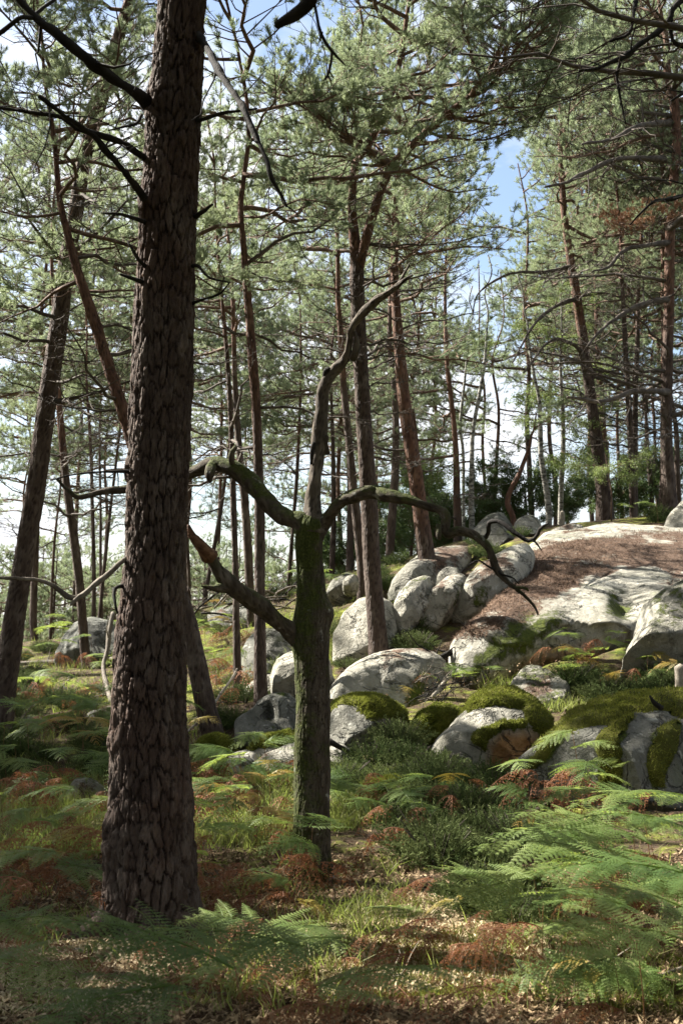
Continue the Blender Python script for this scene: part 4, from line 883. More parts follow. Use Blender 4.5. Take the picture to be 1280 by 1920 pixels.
# leafy bushes and young trees under the pines on the crest
BUSH = [(700, 31, 1.8), (770, 30, 1.7), (815, 32, 2.2), (905, 32, 1.6), (985, 32, 1.8), (1065, 33, 1.6), (1160, 34, 1.8), (1210, 35, 1.8), (1262, 33, 1.8), (660, 34, 2.0), (600, 36, 1.8), (790, 38, 2.4), (880, 40, 2.6)]
for i, (px, d, h_) in enumerate(BUSH):
    p = P(px, 1180, d); x, y = p[0], p[1]; g = float(H(x, y)); R = np.random.RandomState(900 + i)
    root = bpy.data.objects.new('bush', None); COL.objects.link(root); root.location = (x, y, g)
    tag(root, 'dense dark green leafy bush under the pines on the far crest', 'bush', 'leafy bushes under the pines on the crest')
    V, Q, T = tube(np.array([[0, 0, -0.2], [0.05, 0, h_ * 0.5], [0, 0.05, h_ * 0.9]]), [0.04, 0.03, 0.01], 6)
    obj('stem', mkmesh('stem', V, Q, T, M['twig']), root)
    for k in range(16):
        z = h_ * R.uniform(0.12, 0.85); add_branch(root, 'bush', (x, y, g + z), R.rand() * 6.28, math.radians(R.uniform(-5, 50)), R.uniform(0.8, 1.7) * h_ / 2.6, R, loc0=(x, y, g))
# pale low shrubs in the hollow on the far left
for i, (px, d, h_) in enumerate([(20, 42, 2.6), (75, 46, 3.2), (0, 50, 3.2), (50, 54, 3.6), (100, 41, 2.4), (145, 52, 3.8), (190, 56, 4.0), (235, 43, 2.6), (370, 54, 3.6), (400, 50, 3.2), (445, 46, 3.0), (500, 50, 3.4), (575, 46, 2.8), (340, 46, 2.8), (120, 50, 3.6), (165, 44, 2.8), (215, 48, 3.0), (380, 44, 2.6), (420, 48, 3.2), (545, 42, 2.6), (-30, 45, 3)]):
    p = P(px, 1180, d); x, y = p[0], p[1]; g = float(H(x, y)); R = np.random.RandomState(950 + i)
    K = np.array([[x, y, g - 0.2, 0.06], [x, y, g + h_ * 0.6, 0.05], [x + .1, y, g + h_ * 1.5, 0.01]])
    pine(None, d, g + h_ * 1.5, 'young low pine in the hollow beyond the left slope', 960 + i, (g + 0.4, g + h_ * 1.5), 22, 1.9, None, 0, (50, 60), 'young pines in the left hollow', 6, 0.4, 0.003, 7, K=K)
p = P(1125, 905, 26.0)
# the yellow-green sprays in front of the leaning pine
root = bpy.data.objects.new('sapling', None); COL.objects.link(root); x, y = p[0] + 0.2, p[1]; g = float(H(x, y)); root.location = (x, y, g)
tag(root, 'yellow green leafy sapling in front of the leaning pine foot', 'sapling')
V, Q, T = tube(np.array([[0, 0, -0.2], [0.02, 0, 0.6], [-0.1, 0, 1.4]]), [0.02, 0.015, 0.006], 5); obj('stem', mkmesh('stem', V, Q, T, M['twig']), root)
R = np.random.RandomState(3)
for k in range(4): add_branch(root, 'birch', (x - 0.05, y, g + R.uniform(0.7, 1.3)), R.rand() * 6.28, math.radians(R.uniform(-5, 25)), R.uniform(0.7, 1.0), R, True, loc0=(x, y, g))

# ------------------------------------------------------------------ boulders
ROCKV = []; CARVE = []
def rock(label, poly, d0, d1, thick, seed, nu=72, nv=44, amp=0.07, fr=1.4, e=0.5, tilt=0.35, moss=None, litter=None, rust=None, dark=0.0, mossn=0.0, name='boulder', cat='boulder', cuts=5, dmap=None, cap=False, back=None, crack=0.0, dent=None):
    """poly: silhouette in photo pixels; the rock runs from distance d0 at its foot to d1 at its top and is thick metres deep either way"""
    poly = np.asarray(poly, float); poly = (poly - poly.mean(0)) * (1.05 if cuts else 1.02) + poly.mean(0); c = np.array([(poly[:, 0].min() + poly[:, 0].max()) / 2, (poly[:, 1].min() + poly[:, 1].max()) / 2]) * 0.5 + poly.mean(0) * 0.5
    ymin, ymax = poly[:, 1].min(), poly[:, 1].max()
    th = np.arange(nu) * 2 * math.pi / nu; rr = np.zeros(nu)
    for k, t in enumerate(th):
        dx, dy = math.cos(t), -math.sin(t); best = 0
        for a, b in zip(poly, np.roll(poly, -1, 0)):
            ex, ey = b - a; den = dx * ey - dy * ex
            if abs(den) < 1e-9: continue
            s = ((a[0] - c[0]) * ey - (a[1] - c[1]) * ex) / den; u = ((a[0] - c[0]) * dy - (a[1] - c[1]) * dx) / den
            if s > best and -1e-6 <= u <= 1 + 1e-6: best = s
        rr[k] = best
    kk = np.array([1, 2, 1.0]); rr = (np.roll(rr, 1) + 2 * rr + np.roll(rr, -1)) / 4
    ph = np.linspace(0, math.pi, nv)[:, None]
    s = np.sin(ph) ** e; cz = np.cos(ph); cz = np.sign(cz) * np.abs(cz) ** 0.9
    px = c[0] + rr[None] * np.cos(th)[None] * s; py = c[1] - rr[None] * np.sin(th)[None] * s
    f = np.clip((ymax - py) / (ymax - ymin), 0, 1)
    dm = d0 + (d1 - d0) * f if dmap is None else np.interp(f, dmap[0], dmap[1])
    W = P(px, py, dm + thick * 0.4)
    nrm = np.array([0, -1, tilt]); nrm /= np.linalg.norm(nrm)
    W = W + nrm * (thick * np.broadcast_to(cz, px.shape))[..., None]
    W[..., 2] += np.where(cz < 0, cz * 0.15, 0) * np.ones_like(px)
    ctr = W.reshape(-1, 3).mean(0)
    RC = np.random.RandomState(seed + 500)
    for _ in range(cuts):
        cn = unit(RC.randn(3) * np.array([0.7, 0.3, 0.6]) + np.array([0, -0.9, 0.35])); dt = (W - ctr) @ cn; hh = dt.max() * RC.uniform(0.60, 0.88)
        W = W - cn * (np.maximum(dt - hh, 0) * 0.92)[..., None]
    dv = unit(W - ctr)
    sz = (rr.mean() * d0 / FPX)
    nsz = fr / max(sz, 0.3)
    q = W * nsz
    dsp = amp * sz * (fbm(q, seed, 5) * 1.2 - 0.9 * crack * np.exp(-(fbm(q * 0.7 + 5, seed + 3, 3) / 0.035) ** 2))
    dsp = dsp + 0.035 * sz * fbm(W * 3.2, seed + 7, 4) - 0.05 * sz * sstep(0.10, 0.0, np.abs(fbm(W * np.array([0.9, 0.9, 1.6]), seed + 8, 3)))
    dsp = dsp + 0.02 * np.abs(fbm(W * 7, seed + 9, 4))
    W = W + dv * dsp[..., None]
    if dent:
        for (dx_, dy_, rr_, dp_) in dent:
            g_ = np.exp(-(((px - dx_) ** 2 + (py - dy_) ** 2) / rr_ ** 2)) * (cz > -0.2); W = W - nrm * (g_ * dp_)[..., None]
    V = W.reshape(-1, 3)
    wpx = px + 17 * fbm(W * 3.2, seed + 31, 4); wpy = py + 17 * fbm(W * 3.2 + 7, seed + 32, 4)
    def region(polys, soft=38.0, off=0.5):
        if not polys: return np.zeros(px.shape)
        v = np.zeros(px.shape)
        for pl in polys: v = np.maximum(v, np.clip(off + sdpoly(wpx, wpy, pl) / soft, 0, 1) * (np.broadcast_to(cz, px.shape) > -0.35))
        return v
    A = np.roll(W, -1, 1) - np.roll(W, 1, 1); B = np.gradient(W, axis=0); N = unit(np.cross(A, B)); N = np.where((np.sum(N * dv, -1) < 0)[..., None], -N, N)
    up = N[..., 2]
    mreg = region(moss, 22.0 if cap else 60.0)
    mo = np.maximum(mreg, np.clip(mossn + 0.45 * sstep(0.55, 0.95, up), 0, 0.75) if mossn > 0 else 0) + (0.12 * sstep(0.2, -0.4, up) if mossn > 0 else 0)
    li = np.clip(region(litter, 60, 0.8 if cuts == 0 else 0.5) + ((0.55 * fbm(W * 0.8, seed + 61, 4) + 0.4 * fbm(W * 2.6, seed + 62, 3) - 0.12) if litter and cuts == 0 else 0), 0, 1)
    i = np.arange(nv - 1)[:, None] * nu; j = np.arange(nu)[None]; k2 = (j + 1) % nu
    Q = np.stack([i + j, i + nu + j, i + nu + k2, i + k2], -1).reshape(-1, 4)
    base = np.array([ctr[0], W[..., 1].min() * 0.5 + ctr[1] * 0.5, 0]); base[2] = float(H(base[0], base[1]))
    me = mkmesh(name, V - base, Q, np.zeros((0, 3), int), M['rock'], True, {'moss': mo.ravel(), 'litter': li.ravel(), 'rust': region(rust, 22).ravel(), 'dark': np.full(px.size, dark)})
    o = obj(name, me); o.location = base; tag(o, label, cat)
    if cap and moss:
        # the moss lies on the rock as a cushion of its own thickness
        h = 0.05 * sstep(0.42, 0.95, mreg + 0.25 * fbm(W * 4, seed + 20, 3)) * (1.0 + 0.9 * fbm(W * 5, seed + 21, 3)) + 0.012 * fbm(W * 22, seed + 22, 2)
        keepv = (mreg + 0.22 * fbm(W * 6, seed + 23, 4)) > 0.38
        W2 = W + N * (h - 0.012 + 0.004)[..., None]; kq = keepv.ravel()[Q].all(1)
        if kq.sum() > 8:
            use = np.unique(Q[kq]); mp_ = -np.ones(len(V), int); mp_[use] = np.arange(len(use))
            mo_ = obj('moss', mkmesh('moss', W2.reshape(-1, 3)[use] - base, mp_[Q[kq]], np.zeros((0, 3), int), M['moss']), o)
            R = np.random.RandomState(seed); fz = Q[kq]; n = min(int(len(fz) * 9), 9000)
            fi = fz[R.randint(len(fz), size=n)]; wgt = R.dirichlet((1, 1, 1, 1), n)
            pp = (W2.reshape(-1, 3)[fi] * wgt[..., None]).sum(1); nn = unit(N.reshape(-1, 3)[fi].mean(1) + R.randn(n, 3) * 0.45)
            sd_ = unit(np.cross(nn, R.randn(n, 3))); L = R.uniform(0.012, 0.035, (n, 1)); w_ = 0.005
            Vf = np.stack([pp - sd_ * w_, pp + sd_ * w_, pp + nn * L], 1).reshape(-1, 3)
            fo = obj('moss_sprigs', mkmesh('moss_sprigs', Vf - base, np.zeros((0, 4), int), np.arange(len(Vf)).reshape(-1, 3), M['moss_fuzz'], False, {'a': np.repeat(R.rand(n), 3)}), o); fo['kind'] = 'stuff'
    ROCKV.append((poly, d0)); CARVE.append((poly, thick)); return o, W, N, li, base, px, py, cz

# the great slab on the right, strewn with fallen needles
slab = rock('huge sloping sandstone slab covered with brown fallen needles',
 [(842, 1240), (848, 1205), (880, 1178), (905, 1160), (925, 1135), (945, 1100), (960, 1065), (990, 1030), (1020, 1008), (1080, 1000), (1140, 988), (1220, 994), (1300, 1000), (1380, 1010), (1390, 1130), (1280, 1150), (1200, 1185), (1150, 1215), (1100, 1232), (1040, 1238), (985, 1258), (930, 1282), (890, 1290), (858, 1275)],
 15.6, 23.5, 0.42, 1, 170, 110, 0.085, 2.6, 0.55, 0.8, cuts=0, dmap=([0, 0.32, 0.45, 1], [15.6, 16.2, 17.2, 24.0]),
 moss=[[(870, 1280), (1000, 1190), (1060, 1190), (1000, 1235), (940, 1270)], [(870, 1285), (900, 1235), (955, 1195), (975, 1172), (1000, 1170), (1000, 1195), (960, 1230), (930, 1265), (900, 1285)], [(1010, 1180), (1050, 1178), (1055, 1200), (1015, 1205)], [(1120, 1150), (1160, 1140), (1180, 1165), (1150, 1190), (1120, 1180)]],
 litter=[[(880, 1190), (925, 1135), (945, 1085), (985, 1062), (1060, 1048), (1150, 1042), (1290, 1032), (1400, 1070), (1400, 1140), (1250, 1128), (1215, 1098), (1150, 1098), (1085, 1118), (1045, 1148), (990, 1165), (920, 1180)]],
 rust=[[(960, 1270), (1010, 1245), (1100, 1222), (1120, 1235), (1030, 1250)]], dent=[(1080, 1215, 45, 0.16), (985, 1190, 26, 0.10), (1165, 1160, 26, 0.22)])
_, Ws, Ns, Ls, bs, pxs, pys, czs = slab
mask = (Ls > 0.5) & (np.broadcast_to(czs, Ls.shape) > 0); idx = np.argwhere(mask[:-1]); R = np.random.RandomState(4)
n = 16000; ii = idx[R.randint(len(idx), size=n)]; a_, b_ = ii[:, 0], ii[:, 1]; c_ = (b_ + 1) % Ws.shape[1]
u, v = R.rand(n, 1), R.rand(n, 1)
pp = (Ws[a_, b_] * (1 - u) + Ws[a_, c_] * u) * (1 - v) + (Ws[a_ + 1, b_] * (1 - u) + Ws[a_ + 1, c_] * u) * v
nn = Ns[a_, b_]; t = unit(np.cross(nn, R.randn(n, 3))); s_ = unit(np.cross(nn, t)); L = R.uniform(0.03, 0.10, (n, 1)); up_ = nn * 0.012 + np.abs(R.randn(n, 1)) * nn * 0.02
V = np.stack([pp + nn * 0.003 - s_ * 0.005, pp + nn * 0.003 + s_ * 0.005, pp + t * L + up_], 1).reshape(-1, 3)
o = obj('needle_litter', mkmesh('needle_litter', V - bs, np.zeros((0, 4), int), np.arange(len(V)).reshape(-1, 3), M['pine_litter'], False, {'a': np.repeat(R.rand(n), 3)}), slab[0]); o['kind'] = 'stuff'

rock('pale boulder streaked with black moss cut off by the right edge', [(1172, 1266), (1176, 1225), (1186, 1195), (1205, 1150), (1240, 1108), (1290, 1092), (1360, 1090), (1370, 1270), (1260, 1275)], 13.8, 15.2, 0.6, 2, 80, 50, 0.10, 1.8, 0.8, 0.3, moss=[[(1200, 1215), (1204, 1160), (1222, 1130), (1232, 1150), (1220, 1190)], [(1240, 1130), (1262, 1112), (1275, 1150), (1262, 1170)]], mossn=0.14)
rock('low smooth grey boulder lying between the oak and the slab', [(618, 1335), (622, 1300), (648, 1268), (690, 1242), (740, 1232), (795, 1230), (825, 1242), (836, 1262), (826, 1292), (795, 1312), (740, 1330), (690, 1342), (640, 1342)], 14.6, 16.3, 0.5, 3, 90, 56, 0.045, 1.6, 0.7, 0.5, moss=[[(735, 1335), (765, 1300), (800, 1275), (830, 1275), (800, 1320)]], litter=[[(700, 1255), (725, 1240), (800, 1226), (815, 1236), (760, 1248)], [(712, 1262), (740, 1256), (745, 1268), (720, 1272)]])
rock('small angular stone with needles on top under the slab', [(945, 1322), (955, 1290), (968, 1268), (988, 1250), (1010, 1254), (1032, 1268), (1065, 1290), (1060, 1330), (985, 1338)], 13.5, 14.4, 0.35, 4, 56, 36, 0.13, 2.2, 0.8, 0.3, litter=[[(970, 1300), (985, 1272), (1025, 1272), (1030, 1290), (990, 1305)]], mossn=0.12, crack=0.4)
rock('mossy topped boulder with a pale sunlit face and rusty underside', [(800, 1436), (812, 1402), (838, 1378), (862, 1352), (885, 1328), (915, 1316), (955, 1314), (990, 1328), (1015, 1348), (1024, 1372), (1008, 1398), (985, 1425), (962, 1455), (930, 1468), (890, 1465), (845, 1452)], 11.7, 13.0, 0.5, 5, 130, 80, 0.05, 1.6, 0.6, 0.45, cuts=1,
 moss=[[(858, 1366), (885, 1326), (915, 1310), (955, 1308), (1000, 1324), (1030, 1365), (1012, 1396), (985, 1398), (970, 1380), (968, 1358), (920, 1356), (880, 1366)], [(862, 1420), (880, 1395), (920, 1380), (968, 1376), (975, 1392), (930, 1400), (900, 1412), (880, 1440)]],
 rust=[[(880, 1470), (895, 1425), (930, 1402), (1010, 1396), (985, 1440), (950, 1475)]], cap=True, dent=[(930, 1440, 40, 0.16)])
rock('rounded hump thick with yellow green moss beside the pale faced boulder', [(750, 1415), (760, 1388), (785, 1358), (815, 1342), (848, 1340), (872, 1350), (860, 1380), (830, 1405), (790, 1424)], 12.7, 13.7, 0.4, 6, 80, 50, 0.05, 1.6, 0.7, 0.5, moss=[[(765, 1400), (785, 1352), (815, 1334), (880, 1336), (875, 1370), (835, 1402), (800, 1418)]], cap=True)
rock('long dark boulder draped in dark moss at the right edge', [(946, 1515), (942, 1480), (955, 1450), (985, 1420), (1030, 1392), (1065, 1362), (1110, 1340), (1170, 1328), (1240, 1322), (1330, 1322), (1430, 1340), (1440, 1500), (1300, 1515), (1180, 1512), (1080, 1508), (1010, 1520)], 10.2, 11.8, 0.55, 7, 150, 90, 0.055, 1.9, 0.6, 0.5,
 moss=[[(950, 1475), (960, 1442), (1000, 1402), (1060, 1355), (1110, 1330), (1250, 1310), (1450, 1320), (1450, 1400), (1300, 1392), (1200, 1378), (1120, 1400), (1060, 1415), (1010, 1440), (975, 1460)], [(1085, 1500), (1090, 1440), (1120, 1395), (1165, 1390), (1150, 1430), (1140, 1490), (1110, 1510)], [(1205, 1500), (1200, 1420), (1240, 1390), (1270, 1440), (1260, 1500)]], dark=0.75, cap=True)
rock('flat mossy stone with dark hollow below just right of the oak', [(615, 1385), (618, 1338), (660, 1330), (710, 1334), (748, 1345), (764, 1362), (745, 1392), (700, 1402), (640, 1402)], 12.9, 13.9, 0.45, 8, 80, 50, 0.09, 1.9, 0.7, 0.6, moss=[[(612, 1352), (618, 1328), (700, 1326), (765, 1350), (760, 1380), (715, 1368), (660, 1360)]], cap=True, dark=0.5, crack=0.5)
rock('low pale stone behind the foot of the oak on its right', [(600, 1450), (606, 1412), (640, 1402), (665, 1418), (678, 1440), (660, 1455)], 12.3, 12.9, 0.3, 9, 50, 30, 0.08)
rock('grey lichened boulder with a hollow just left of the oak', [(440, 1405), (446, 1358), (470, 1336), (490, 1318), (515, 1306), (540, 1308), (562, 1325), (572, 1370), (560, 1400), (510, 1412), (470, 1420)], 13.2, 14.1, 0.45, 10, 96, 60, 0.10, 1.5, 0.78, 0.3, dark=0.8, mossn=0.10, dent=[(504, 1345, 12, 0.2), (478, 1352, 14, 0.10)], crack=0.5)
rock('smooth pale stone in front of the grey lichened boulder', [(408, 1480), (418, 1446), (436, 1422), (462, 1416), (486, 1422), (496, 1450), (470, 1482)], 12.0, 12.7, 0.35, 11, 60, 40, 0.06, 1.5, 0.75, 0.4)
rock('bright sunlit low stone left of the oak foot', [(470, 1455), (492, 1430), (525, 1414), (562, 1404), (600, 1408), (606, 1450), (560, 1468), (500, 1470)], 12.0, 12.7, 0.35, 12, 60, 40, 0.07, 1.6, 0.75, 0.5, litter=[[(470, 1440), (495, 1418), (510, 1420), (490, 1450)]])
rock('long moss covered ledge above the bright low stones', [(430, 1425), (470, 1408), (530, 1392), (575, 1382), (610, 1390), (606, 1412), (540, 1418), (480, 1430)], 12.8, 13.4, 0.35, 13, 70, 40, 0.05, 1.5, 0.75, 0.6, moss=[[(425, 1430), (470, 1400), (530, 1385), (610, 1378), (612, 1412), (540, 1414)]], cap=True)
rock('round mossy mound beside the foot of the slanting pine', [(352, 1440), (366, 1412), (395, 1402), (428, 1405), (446, 1420), (440, 1450), (400, 1462)], 12.6, 13.2, 0.4, 14, 70, 40, 0.05, 1.5, 0.75, 0.5, moss=[[(350, 1445), (366, 1405), (395, 1396), (430, 1398), (452, 1420), (430, 1448), (400, 1442)]], cap=True)
rock('small white stone at the foot of the round mossy mound', [(372, 1462), (374, 1440), (384, 1430), (396, 1436), (402, 1452), (394, 1466)], 12.3, 12.6, 0.12, 15, 30, 20, 0.1)
rock('smallest pale stone between the mossy mound and the smooth stone', [(392, 1472), (396, 1454), (410, 1450), (424, 1462), (420, 1476)], 12.2, 12.4, 0.12, 16, 30, 20, 0.1)
rock('tall white rounded boulder half hidden by the oak trunk', [(509, 1300), (511, 1265), (522, 1240), (545, 1222), (580, 1218), (612, 1236), (624, 1280), (605, 1318), (550, 1318), (520, 1312)], 15.4, 16.2, 0.5, 17, 80, 50, 0.05, 1.4, 0.8, 0.3)
rock('pale upright boulder left of the grey forked pine', [(626, 1230), (628, 1190), (645, 1158), (672, 1134), (705, 1124), (735, 1140), (742, 1190), (725, 1232), (670, 1242)], 16.8, 18.0, 0.5, 18, 80, 50, 0.05, 1.5, 0.8, 0.4, mossn=0.05)
rock('ridged narrow boulder right of the grey forked pine', [(722, 1185), (732, 1150), (748, 1118), (768, 1096), (795, 1088), (812, 1096), (806, 1130), (785, 1165), (762, 1190), (738, 1196)], 17.2, 18.4, 0.4, 19, 70, 46, 0.10, 2.2, 0.8, 0.4, mossn=0.12, crack=0.5)
rock('pale wedge boulder dusted with needles left of the white needle dusted one', [(772, 1178), (786, 1146), (806, 1118), (836, 1092), (866, 1084), (876, 1100), (866, 1126), (835, 1152), (800, 1180)], 17.2, 18.8, 0.4, 20, 70, 46, 0.06, 1.8, 0.8, 0.5, litter=[[(806, 1128), (830, 1098), (850, 1090), (848, 1104), (825, 1130)]], moss=[[(838, 1150), (856, 1118), (876, 1098), (880, 1120), (855, 1145)]])
rock('white boulder dusted with needles adjoining the great slab', [(846, 1150), (856, 1118), (880, 1088), (915, 1060), (950, 1038), (985, 1030), (1000, 1050), (985, 1090), (955, 1125), (920, 1155), (880, 1170)], 17.4, 19.8, 0.5, 21, 90, 56, 0.05, 1.6, 0.75, 0.5, litter=[[(880, 1120), (900, 1085), (940, 1062), (950, 1085), (915, 1112)]], moss=[[(870, 1150), (885, 1135), (930, 1130), (920, 1158), (880, 1168)]])
rock('flat slab behind the bright orange pine foot', [(715, 1118), (735, 1095), (756, 1070), (790, 1044), (830, 1034), (880, 1030), (880, 1055), (845, 1085), (800, 1100), (750, 1122)], 19.0, 22.5, 0.4, 22, 70, 46, 0.06, 1.8, 0.8, 0.5, dark=0.35, litter=[[(790, 1075), (820, 1040), (880, 1030), (880, 1050), (830, 1080)]])
rock('small round stone beside the bright orange pine foot', [(818, 1094), (822, 1076), (838, 1066), (858, 1070), (866, 1086), (850, 1098)], 19.2, 19.8, 0.2, 23, 40, 26, 0.1, dark=0.3)
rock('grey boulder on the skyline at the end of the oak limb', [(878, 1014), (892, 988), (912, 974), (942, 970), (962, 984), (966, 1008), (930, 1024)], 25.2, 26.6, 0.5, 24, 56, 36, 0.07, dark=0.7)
rock('pale skyline stone right of the grey skyline boulder', [(960, 1004), (964, 984), (985, 973), (1010, 976), (1016, 992), (1000, 1006)], 25.8, 26.5, 0.4, 25, 46, 30, 0.08)
rock('pale flat stone at the upper edge of the slab', [(1015, 1012), (1030, 1000), (1060, 990), (1092, 990), (1096, 1004), (1050, 1018)], 24, 25.4, 0.3, 26, 46, 30, 0.07, litter=[[(1020, 1010), (1050, 994), (1070, 1000), (1050, 1014)]])
rock('pale pointed stone on the skyline at the right edge', [(1240, 1000), (1256, 966), (1275, 944), (1310, 940), (1340, 1000)], 23.5, 24.5, 0.4, 27, 46, 30, 0.08)
rock('dark pyramid shaped boulder in shade far left', [(92, 1245), (118, 1210), (148, 1178), (182, 1168), (225, 1176), (250, 1245), (170, 1252)], 22.5, 24.0, 0.7, 28, 80, 50, 0.07, 1.5, 0.85, 0.4, dark=1.0)  # full dark grey paints in the shade this boulder lies in
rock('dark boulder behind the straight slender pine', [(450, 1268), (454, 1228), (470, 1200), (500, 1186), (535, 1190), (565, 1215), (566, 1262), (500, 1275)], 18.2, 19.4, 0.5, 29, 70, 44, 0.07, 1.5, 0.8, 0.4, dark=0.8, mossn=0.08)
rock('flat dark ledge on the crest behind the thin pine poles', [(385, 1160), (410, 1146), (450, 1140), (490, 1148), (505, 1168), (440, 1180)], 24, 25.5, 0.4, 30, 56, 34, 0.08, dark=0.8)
rock('small pale rock on the sunny left slope', [(60, 1292), (74, 1274), (92, 1264), (108, 1272), (104, 1290), (80, 1298)], 20, 20.8, 0.3, 31, 46, 30, 0.12, dark=0.2, mossn=0.1)
rock('mossy rock on the left slope nearest the leftmost pine', [(32, 1374), (46, 1354), (68, 1342), (90, 1348), (92, 1368), (60, 1380)], 15.6, 16.3, 0.25, 32, 46, 30, 0.12, mossn=0.25, dark=0.4, crack=0.5)
rock('low sunlit rock with needles left of the big trunk', [(128, 1515), (134, 1485), (150, 1468), (180, 1466), (200, 1480), (215, 1505), (180, 1522)], 11.0, 11.6, 0.3, 33, 56, 36, 0.10, mossn=0.12, dark=0.3, litter=[[(145, 1505), (165, 1480), (190, 1486), (185, 1510)]])
rock('small white stone touching the low sunlit rock', [(158, 1524), (166, 1510), (190, 1503), (208, 1512), (204, 1526)], 10.9, 11.2, 0.15, 34, 36, 24, 0.1)
rock('moss covered stone in the grass right of the oak', [(672, 1512), (680, 1490), (710, 1478), (750, 1476), (782, 1486), (796, 1506), (770, 1518), (710, 1520)], 10.6, 11.2, 0.25, 35, 70, 40, 0.05, moss=[[(665, 1520), (675, 1485), (710, 1470), (760, 1468), (802, 1500), (790, 1525)]], cap=True)
rock('small dark stone at the bottom edge of the clearing', [(662, 1912), (668, 1894), (685, 1886), (704, 1892), (710, 1910), (690, 1918)], 5.2, 5.3, 0.06, 36, 36, 24, 0.15, dark=0.7)
rock('dark stone on the slope behind the oak on the right side', [(612, 1120), (620, 1096), (650, 1080), (676, 1090), (680, 1116), (645, 1126)], 21.5, 22.5, 0.35, 37, 46, 30, 0.09, dark=0.6, mossn=0.2)
rock('pale small stones beneath the crest left of the forked pine', [(640, 1098), (650, 1084), (668, 1080), (674, 1092), (660, 1100)], 20.6, 21, 0.15, 38, 30, 20, 0.1)
rock('long half buried stone under the tall white boulder', [(455, 1300), (475, 1282), (500, 1268), (520, 1270), (522, 1290), (490, 1304)], 16.2, 16.8, 0.3, 39, 46, 30, 0.09, mossn=0.1)
rock('lit flat stone on the sunny left slope beside the brushwood', [(150, 1358), (175, 1338), (215, 1328), (236, 1340), (215, 1356)], 15.8, 16.6, 0.2, 40, 46, 30, 0.09, dark=0.1, litter=[[(165, 1350), (200, 1334), (215, 1345), (190, 1355)]])

# seat the boulders: the ground dips under each one
_gp = np.stack([_X, _Y, _Z], -1); _gx, _gy = pix(_gp.reshape(-1, 3)); _gd = _gp[..., 1].ravel(); _dz = np.zeros(len(_gx))
for pl, th_ in CARVE:
    bb = (_gx > pl[:, 0].min() - 30) & (_gx < pl[:, 0].max() + 30) & (_gy > pl[:, 1].min() - 30) & (_gy < pl[:, 1].max() + 30) & (_gd > 3) & (_gd < 32)
    if bb.any(): _dz[bb] = np.maximum(_dz[bb], th_ * 1.3 * sstep(-2, 26, sdpoly(_gx[bb], _gy[bb], pl)))
_gp[..., 2] -= _dz.reshape(_X.shape); bpy.data.meshes['ground'].vertices.foreach_set('co', _gp.astype(np.float32).ravel()); bpy.data.meshes['ground'].update()

# ------------------------------------------------------------------ bracken
def pinnules_geo(base, d, sidev, up, L, W, lobed):
    """each row is one leaflet; lobed ones get toothed edges"""
    n = len(base)
    if not lobed:
        V = np.stack([base, base + d * (L * 0.4)[:, None] + sidev * (W * 0.5)[:, None], base + d * L[:, None] - up * (L * 0.12)[:, None], base + d * (L * 0.4)[:, None] - sidev * (W * 0.5)[:, None]], 1).reshape(-1, 3)
        return V, np.arange(len(V)).reshape(-1, 4), np.zeros((0, 3), int)
    k = 5; ts = np.linspace(0, 1, k + 1)
    cen = [base + d * (L * t)[:, None] - up * (L * 0.18 * t * t)[:, None] for t in ts]
    cols = list(cen); tris = []
    for i in range(k):
        w = W * 0.5 * (1 - ts[i] * 0.75)
        for s in (1, -1):
            tip = (cen[i] * 0.35 + cen[i + 1] * 0.65) + sidev * (s * w)[:, None]; tris.append((i, i + 1, len(cols))) if s > 0 else tris.append((i + 1, i, len(cols))); cols.append(tip)
    V = np.stack(cols, 1).reshape(-1, 3); m = len(cols)
    T = (np.array(tris)[None] + (np.arange(n) * m)[:, None, None]).reshape(-1, 3)
    return V, np.zeros((0, 4), int), T

